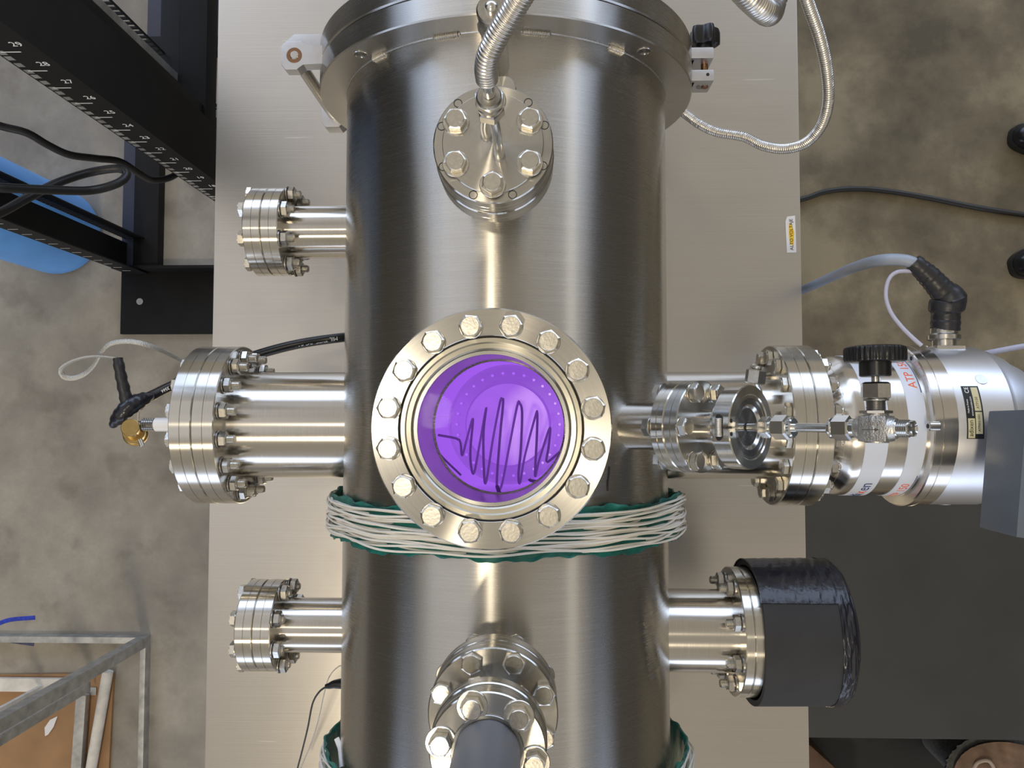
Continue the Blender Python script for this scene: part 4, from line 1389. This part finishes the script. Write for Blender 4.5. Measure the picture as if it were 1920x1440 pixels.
def shoe(label, px, py, ang):
    o0 = pt(px, py, FZ)
    M = Matrix.Translation(o0) @ Matrix.Rotation(ang, 4, 'Z')
    sh = thing('shoe', label, 'shoe', M, 'black shoes at the right edge')
    # toe at origin, heel along +X
    def outline(g=0.0):
        o_ = []
        for k in range(48):
            t_ = 2*PI*k/48
            x = 145-145*math.cos(t_)
            w = 47*(abs(math.sin(t_))**0.62)*(1.0-0.16*math.sin(PI*min(1, max(0, (x-60)/200.0))))
            o_.append((x*(1+g*0.01)-g*1.2, math.copysign(w+g*1.5, math.sin(t_)) if abs(math.sin(t_)) > 1e-6 else 0))
        return o_
    b_ = B()
    vs = []
    base = outline(1.0)
    for z in (0, 18):
        vs.append([b_.verts.new((x, y, z)) for x, y in base])
    n = 48
    for k in range(n):
        b_.faces.new((vs[0][k], vs[0][(k+1) % n], vs[1][(k+1) % n], vs[1][k]))
    b_.faces.new(list(reversed(vs[0]))); b_.faces.new(vs[1]); fixn(b_)
    obj('sole', b_, 'black_rubber', sh)
    b_ = B()
    base = outline(-1.5)
    rings = []
    for s_, z0, z1 in ((1.0, 18, 18), (1.0, 34, 40), (0.9, 50, 62), (0.72, 58, 85), (0.5, 62, 100)):
        r_ = []
        for x, y in base:
            f = min(1, max(0, (x-60)/160))
            r_.append(b_.verts.new((145+(x-145)*s_+(1-s_)*55, y*s_, z0+(z1-z0)*f)))
        rings.append(r_)
    for a, c in zip(rings, rings[1:]):
        for k in range(n):
            b_.faces.new((a[k], a[(k+1) % n], c[(k+1) % n], c[k]))
    b_.faces.new(rings[-1]); fixn(b_)
    obj('upper', b_, 'shoe_black', sh, deg=60)
    return sh
shoe('black shiny toe tip at right edge above the floor cable', 1889, 258, math.radians(-8))
shoe('black shiny toe tip at right edge below the floor cable', 1890, 503, math.radians(12))

# dark case on the floor at the lower right
czt = -1010
c0 = pt(1512, 905, czt); c1 = pt(1884, 1385, czt)
cb = thing('storage_case', 'low dark grey case standing on the floor below the pump', 'case', loc=((c0.x+c1.x)/2, (c0.y+c1.y)/2, FZ))
w_, d_ = (c1.x-c0.x)/2+40, (c0.y-c1.y)/2
b_ = B(); cbox(b_, -w_, w_+60, -d_, d_, 0, czt-FZ-14, bev=8); obj('body', b_, 'case_grey', cb)
b_ = B(); cbox(b_, -w_-4, w_+64, -d_-4, d_+4, czt-FZ-14, czt-FZ, bev=6.5); obj('lid', b_, 'case_grey', cb)

m0 = pt(1480, 1230, FZ); m1 = pt(2100, 1700, FZ)
mt = B(); cbox(mt, -(m1.x-m0.x)/2, (m1.x-m0.x)/2, -(m0.y-m1.y)/2, (m0.y-m1.y)/2, 0, 6, bev=2)
tag(obj('rubber_mat', mt, 'black_rubber', None, T3((m0.x+m1.x)/2, (m0.y+m1.y)/2, FZ+0.2)), 'black rubber floor mat under the boots at lower right', 'mat')
# suede boot and brown leather boot at the lower right
def boot(name, label, px, py, z, r, ang, mats, toe=1.0):
    o0 = pt(px, py, z)
    M = Matrix.Translation((o0.x, o0.y, FZ)) @ Matrix.Rotation(ang, 4, 'Z')
    bo = thing(name, label, 'boot', M)
    return bo, z-FZ
bo, hz = boot('suede_boot', 'tan suede boot with frayed grey lining at lower right corner', 1880, 1455, -1080, 90, 0, None)
rnd = random.Random(4)
def blob(R1, R2, z0, z1, jag, n=120, sh=0.0):
    b_ = B(); rings = []
    js = [rnd.uniform(-1, 1) for _ in range(n)]
    for i, (s_, z) in enumerate(((0.62, z0), (0.66, z0+0.3*(z1-z0)), (0.72, z0+0.75*(z1-z0)), (0.97, z0+0.94*(z1-z0)), (1.0, z0+0.97*(z1-z0)), (0.45, z1), (0.1, z1))):
        r_ = []
        for k in range(n):
            a = 2*PI*k/n
            j = 1+jag*js[k]*(1 if 2 < i < 5 else 0)
            r_.append(b_.verts.new((R1*s_*j*math.cos(a), R2*s_*j*math.sin(a), z+3*math.sin(a*3+i))))
        rings.append(r_)
    for a, c in zip(rings, rings[1:]):
        for k in range(n):
            b_.faces.new((a[k], a[(k+1) % n], c[(k+1) % n], c[k]))
    b_.faces.new(list(reversed(rings[0]))); b_.faces.new(rings[-1]); fixn(b_)
    return b_
obj('frayed_lining', blob(122, 87, 0, hz-8, 0.03), 'fleece', bo, deg=60)
obj('upper', blob(112, 78, 10, hz+10, 0.004), 'suede', bo, deg=60)
b_ = B(); sweep(b_, [(-70, 10, hz+4), (-62, 34, hz+12), (-40, 40, hz+16), (-28, 20, hz+16), (-32, -10, hz+14), (-20, -40, hz+12)], 4, 10, step=3); obj('lace', b_, 'lace', bo)
bo2, hz2 = boot('leather_boot', 'brown leather boot with loose lace loop beside the table corner', 1530, 1470, -1060, 60, 0, None)
b_ = B(); extrude_poly(b_, [(-55, -120), (-40, 88), (-28, 96), (-8, 84), (52, 30), (110, -60), (110, -120)], 0, hz2, bev=10); obj('upper', b_, 'brown_leather', bo2)
b_ = B(); sweep(b_, [(62, -60, hz2+6), (58, -14, hz2+14), (70, 22, hz2+20), (98, 38, hz2+22), (124, 30, hz2+20), (148, 10, hz2+14), (150, -10, hz2+8), (138, -50, hz2)], 4.5, 10, step=3)
sweep(b_, [(-20, -100, hz2+4), (-30, -20, hz2+8), (-42, 30, hz2+6)], 4, 10, step=3); obj('lace', b_, 'lace', bo2)

# ================================================================== equipment rack on the left
rk = thing('equipment_rack', 'tall black open equipment rack with numbered posts left of the table', 'rack', loc=(-780, 400, FZ))
orr = Vector((-780, 400, FZ))
def rbox(name, x0, x1, y0, y1, z0, z1, mat='black_paint', bev=0.8, par=rk):
    b_ = B(); cbox(b_, x0, x1, y0, y1, z0, z1, bev=bev)
    bmesh.ops.translate(b_, vec=-orr, verts=b_.verts)
    return obj(name, b_, mat, par)
YF = 394.0
ZT = 640
def channel(name, x0, x1, y1):
    """C-shaped upright, faces at both ends"""
    b_ = B()
    cbox(b_, x0, x1, YF, YF+3, FZ+12, ZT)
    cbox(b_, x0 if x1 > -700 else x0+24, x1, y1-3, y1, FZ+12, ZT)
    if x1 < -700:
        cbox(b_, x0-3, x0, y1-3, y1, FZ+12, ZT)
    if x1 > -700:
        cbox(b_, x1-3, x1, YF+3, y1-3, FZ+12, ZT)
    else:
        cbox(b_, x0, x0+3, YF+3, y1-14, FZ+12, ZT)
        for q_ in range(125):
            z_ = FZ+20+q_*14.8
            cbox(b_, x0, x0+24, y1-3, y1, z_, z_+5)
    bmesh.ops.translate(b_, vec=-orr, verts=b_.verts)
    return obj(name, b_, 'black_paint', rk)
postA = channel('post', -544, -494, 486)
postB = channel('post', -1060, -1010, 487)
# unit marks: zU(k) from the photograph's spacing
D17 = 1307.0
def zU(k): return 747-(D17+(17-k)*44.45)
for k in range(1, 42):
    z = zU(k)
    if z > ZT-20 or z < FZ+30: continue
    for pi_, post, xo, sgn in ((0, postA, -544, 1), (1, postB, -1060, 1)):
        if k > 33 or (pi_ == 1 and k > 30): continue
        if pi_ == 0 and k < 14: continue
        b_ = B()
        cbox(b_, xo+6, xo+28, YF-0.25, YF-0.05, z-15, z-13.6)
        if pi_ == 0:
            t_ = text_bm(str(k), 13, 0.1)
            add_bm(b_, t_, frame((xo+34, YF-0.15, z+2), (0, -1, 0), (1, 0, 0)))
        bmesh.ops.translate(b_, vec=-orr, verts=b_.verts)
        obj('unit_mark', b_, 'ink_white', post, flat=True)
# square holes seen as bright openings along the front strip edge
def holes(post, xo, y, k0, k1, mat, w=9, sgn=-1, x_off=4):
    for k in range(k0, k1):
        b_ = B()
        for dz in (-13, 3, 19):
            z = zU(k)+dz-3
            cbox(b_, xo+x_off, xo+x_off+w, y-0.15, y+0.1, z-4.5, z+4.5)
        bmesh.ops.translate(b_, vec=-orr, verts=b_.verts)
        o = obj('hole_row', b_, mat, post, flat=True)
holes(postA, -544, YF, 14, 32, 'galvanised', x_off=2, w=8)
# ladder holes in the rear strip of the far post
bl = B()
for k in range(2, 31):
    for dz in (-13, 2, 17):
        z = zU(k)+dz
        cbox(bl, -1056, -1046, 483.6, 483.9, z-5.5, z+5.5)
bmesh.ops.translate(bl, vec=-orr, verts=bl.verts)
obj('rear_slots', bl, 'blue_paint', postB, flat=True) if False else bl.free()
rbox('foot_plate', -1084, -470, 232, YF+6, FZ, FZ+9, bev=2)
rbox('foot_lip', -1084, -470, YF+6, YF+14, FZ, FZ+60)
b_ = B(); disc(b_, 9, 9.2, 9.6, 24, 0.1, M=T3(-1084+52-orr.x, 320-orr.y, 0)); obj('bolt_hole', b_, 'galvanised', rk)
rbox('side_rail', -1071, -1040, YF+14, 900, FZ, FZ+34, 'slate_paint')
rbox('side_rail', -1040, -974, YF+14, 900, FZ, FZ+34)
rbox('side_rail', -624, -590, 500, 1100, -600, -556, 'blueblack_paint')
rbox('side_rail', -590, -542, 500, 1100, -600, -556)
rbox('rear_foot', -1014, -600, 990, 1032, FZ, FZ+40)
rbox('rear_foot', -1014, -600, 1032, 1250, FZ, FZ+36, 'slate_paint')
postC = rbox('rear_post', -600, -546, 500, 549, -1000, ZT)
for xx in (-640, -618):
    rbox('ladder_rail', xx, xx+3, 640, 643, FZ, ZT)
b_ = B()
for q_ in range(110):
    z_ = FZ+20+q_*15
    cbox(b_, -637, -618, 640, 643, z_, z_+5)
bmesh.ops.translate(b_, vec=-orr, verts=b_.verts)
obj('ladder_rungs', b_, 'black_paint', rk, flat=True)
rbox('conduit', -612, -592, 590, 606, FZ, ZT, 'galvanised')

# blue gas cylinder
cyc = pt(118, 439, FZ)
gc = thing('gas_cylinder', 'upright sky blue gas cylinder behind the black rack', 'gas cylinder', loc=tuple(cyc))
b_ = B(); lathe(b_, [(0, 0), (92, 0), (108, 8), (114, 26), (115, 60), (115, 1150), (110, 1205), (92, 1265), (60, 1310), (36, 1330), (32, 1350), (0, 1350)], 96); fixn(b_); obj('body', b_, 'blue_paint', gc)
b_ = B(); disc(b_, 38, 1340, 1420, 40, 6); obj('valve_cap', b_, 'blue_paint', gc)

# black cables hanging in front of the rack
b_ = B(); sweep(b_, [pt(-60, 215, -150), pt(0, 236, -180), pt(50, 249, -200), pt(90, 272, -230), pt(130, 290, -260), pt(180, 297, -300), pt(225, 303, -340), pt(262, 326, -380), pt(288, 338, -420), pt(325, 330, -460), pt(360, 300, -500)], 5.0, 14, step=6)
tag(obj('hanging_cable', b_, 'black_rubber'), 'black cable running from the left edge towards the rack post marks', 'cable')
b_ = B(); sweep(b_, [pt(-70, 425, -100), pt(0, 399, -130), pt(50, 372, -160), pt(110, 342, -190), pt(170, 323, -220), pt(222, 316, -230), pt(238, 326, -230), pt(222, 343, -220), pt(170, 357, -200), pt(90, 356, -150), pt(0, 352, -100), pt(-60, 348, -80)], 5.4, 14, step=6)
tag(obj('hanging_cable', b_, 'black_rubber'), 'black cable forming a narrow loop in front of the gas cylinder', 'cable')

# ================================================================== metal frame with sheets at the lower left
fo = pt(283, 1190, FZ)
mf = thing('metal_frame', 'pale metal angle frame standing on the floor at lower left corner', 'frame', loc=tuple(fo))
def fbox(name, x0, x1, y0, y1, z0, z1, mat='galvanised', par=mf, bev=0.6, M=None):
    b_ = B(); cbox(b_, x0, x1, y0, y1, z0, z1, bev=bev, M=M); return obj(name, b_, mat, par)
fbox('rear_rail', -700, -14, -16, 0, 0, 28, 'galvanised')
fbox('side_rail', -14, 0, -700, 0, 0, 28, 'galvanised')
fbox('rail_lip', -700, -14, -20, -16, 0, 2, 'white_paint')
fbox('rail_lip', -24, -14, -700, -30, 0, 2, 'white_paint')
b_ = B(); cbox(b_, -26, 0, -3, 0, 28, 900); cbox(b_, -3, 0, -26, -3, 28, 900); obj('corner_post', b_, 'galvanised', mf)
def loose(name, label, cat, px, py, ang, L, W, H, mat, tilt=0, z=0):
    o0 = pt(px, py, FZ+z)
    M = Matrix.Translation(o0) @ Matrix.Rotation(ang, 4, 'Z') @ Matrix.Rotation(tilt, 4, 'Y')
    b_ = B(); cbox(b_, 0, L, -W/2, W/2, 0, H, bev=0.8)
    o = obj(name, b_, mat, None, M)
    return tag(o, label, cat)
loose('wooden_board', 'orange brown board leaning inside the lower left frame', 'board', 205, 1262, -PI*0.52, 400, 20, 6, 'board')
bpts = [pt(215, 1262, FZ+4), pt(205, 1460, FZ+4), pt(-80, 1480, FZ+4), pt(-80, 1265, FZ+4)]
bpy.data.objects.remove(bpy.data.objects['wooden_board'])
b_ = B(); extrude_poly(b_, [(p.x-bpts[0].x, p.y-bpts[0].y) for p in bpts], 0, 9)
tag(obj('wooden_board', b_, 'board', None, Matrix.Translation((bpts[0].x, bpts[0].y, FZ+0.5))), 'orange brown board lying inside the lower left frame', 'board')
loose('white_strip', 'wide pale metal strip lying across the orange board', 'strip', -40, 1281, 0.0, 240, 34, 12, 'white_paint', z=12)
a_ = pt(207, 1256, FZ+12); c_ = pt(170, 1470, FZ+12)
b_ = B(); sweep(b_, [Vector((0, 0, 0)), c_-a_], 13.5, 24, smooth=False)
tag(obj('pale_tube', b_, 'white_paint', None, Matrix.Translation(a_+Vector((0, 0, 12)))), 'pale dusty round tube lying right of the orange board', 'tube')
a_ = pt(160, 1300, FZ+20); c_ = pt(148, 1470, FZ+20)
b_ = B(); d_ = (c_-a_); 
M = frame((0, 0, 0), d_, (1, 0, 0))
cbox(b_, -14, 12, -4, 14, 0, d_.length, M=M)
tag(obj('angle_strip', b_, 'galvanised', None, Matrix.Translation(a_+Vector((0, 0, 4)))), 'grey metal angle strip lying between pale tube and board', 'strip')
a_ = pt(170, 1278, FZ+40)
b_ = B(); cbox(b_, -24, 0, -3, 0, 0, 860); cbox(b_, -3, 0, -24, -3, 0, 860)
cbox(b_, -60, 0, -44, -24, -30, -26)
sf = thing('inner_frame', 'second smaller metal upright just inside the corner post', 'frame', loc=tuple(a_-Vector((0, 0, 39))))
bmesh.ops.translate(b_, vec=(0, 0, 39), verts=b_.verts); obj('upright', b_, 'galvanised', sf)
a_ = pt(78, 1286, FZ+30)
b_ = B(); cbox(b_, -10, 0, -10, 0, -29, 700)
tag(obj('thin_upright', b_, 'white_paint', None, Matrix.Translation(a_)), 'thin pale upright rod rising from the white strip', 'rod')
b_ = B(); extrude_poly(b_, [(0, 0), (14, 20), (34, 30), (24, 2), (10, -18), (2, -22)], 0, 1.2)
tag(obj('paper_scrap', b_, 'paper', None, Matrix.Translation(pt(84, 1364, FZ+11))), 'small torn pale scrap on the orange board', 'scrap')
plain('marker_reflection', (0.10, 0.11, 0.22), 0.6, noise=0.5, nscale=60)  # paler grey-blue, colour of the painted reflection of the blue stroke
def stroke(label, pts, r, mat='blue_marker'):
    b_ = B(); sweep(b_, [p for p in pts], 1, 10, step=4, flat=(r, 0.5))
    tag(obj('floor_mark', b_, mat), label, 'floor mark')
stroke('blue paint stroke on the floor above the lower left frame', [pt(-60, 1190, FZ+0.3), pt(-10, 1172, FZ+0.3), pt(20, 1162, FZ+0.3), pt(66, 1158, FZ+0.3)], 5.5)
stroke('painted faint reflection of the blue stroke inside the lower left frame', [pt(-30, 1193, FZ+0.3), pt(10, 1200, FZ+0.3), pt(64, 1208, FZ+0.3)], 5.5, 'marker_reflection')  # mirror image of the stroke above, painted as a flat mark on the floor
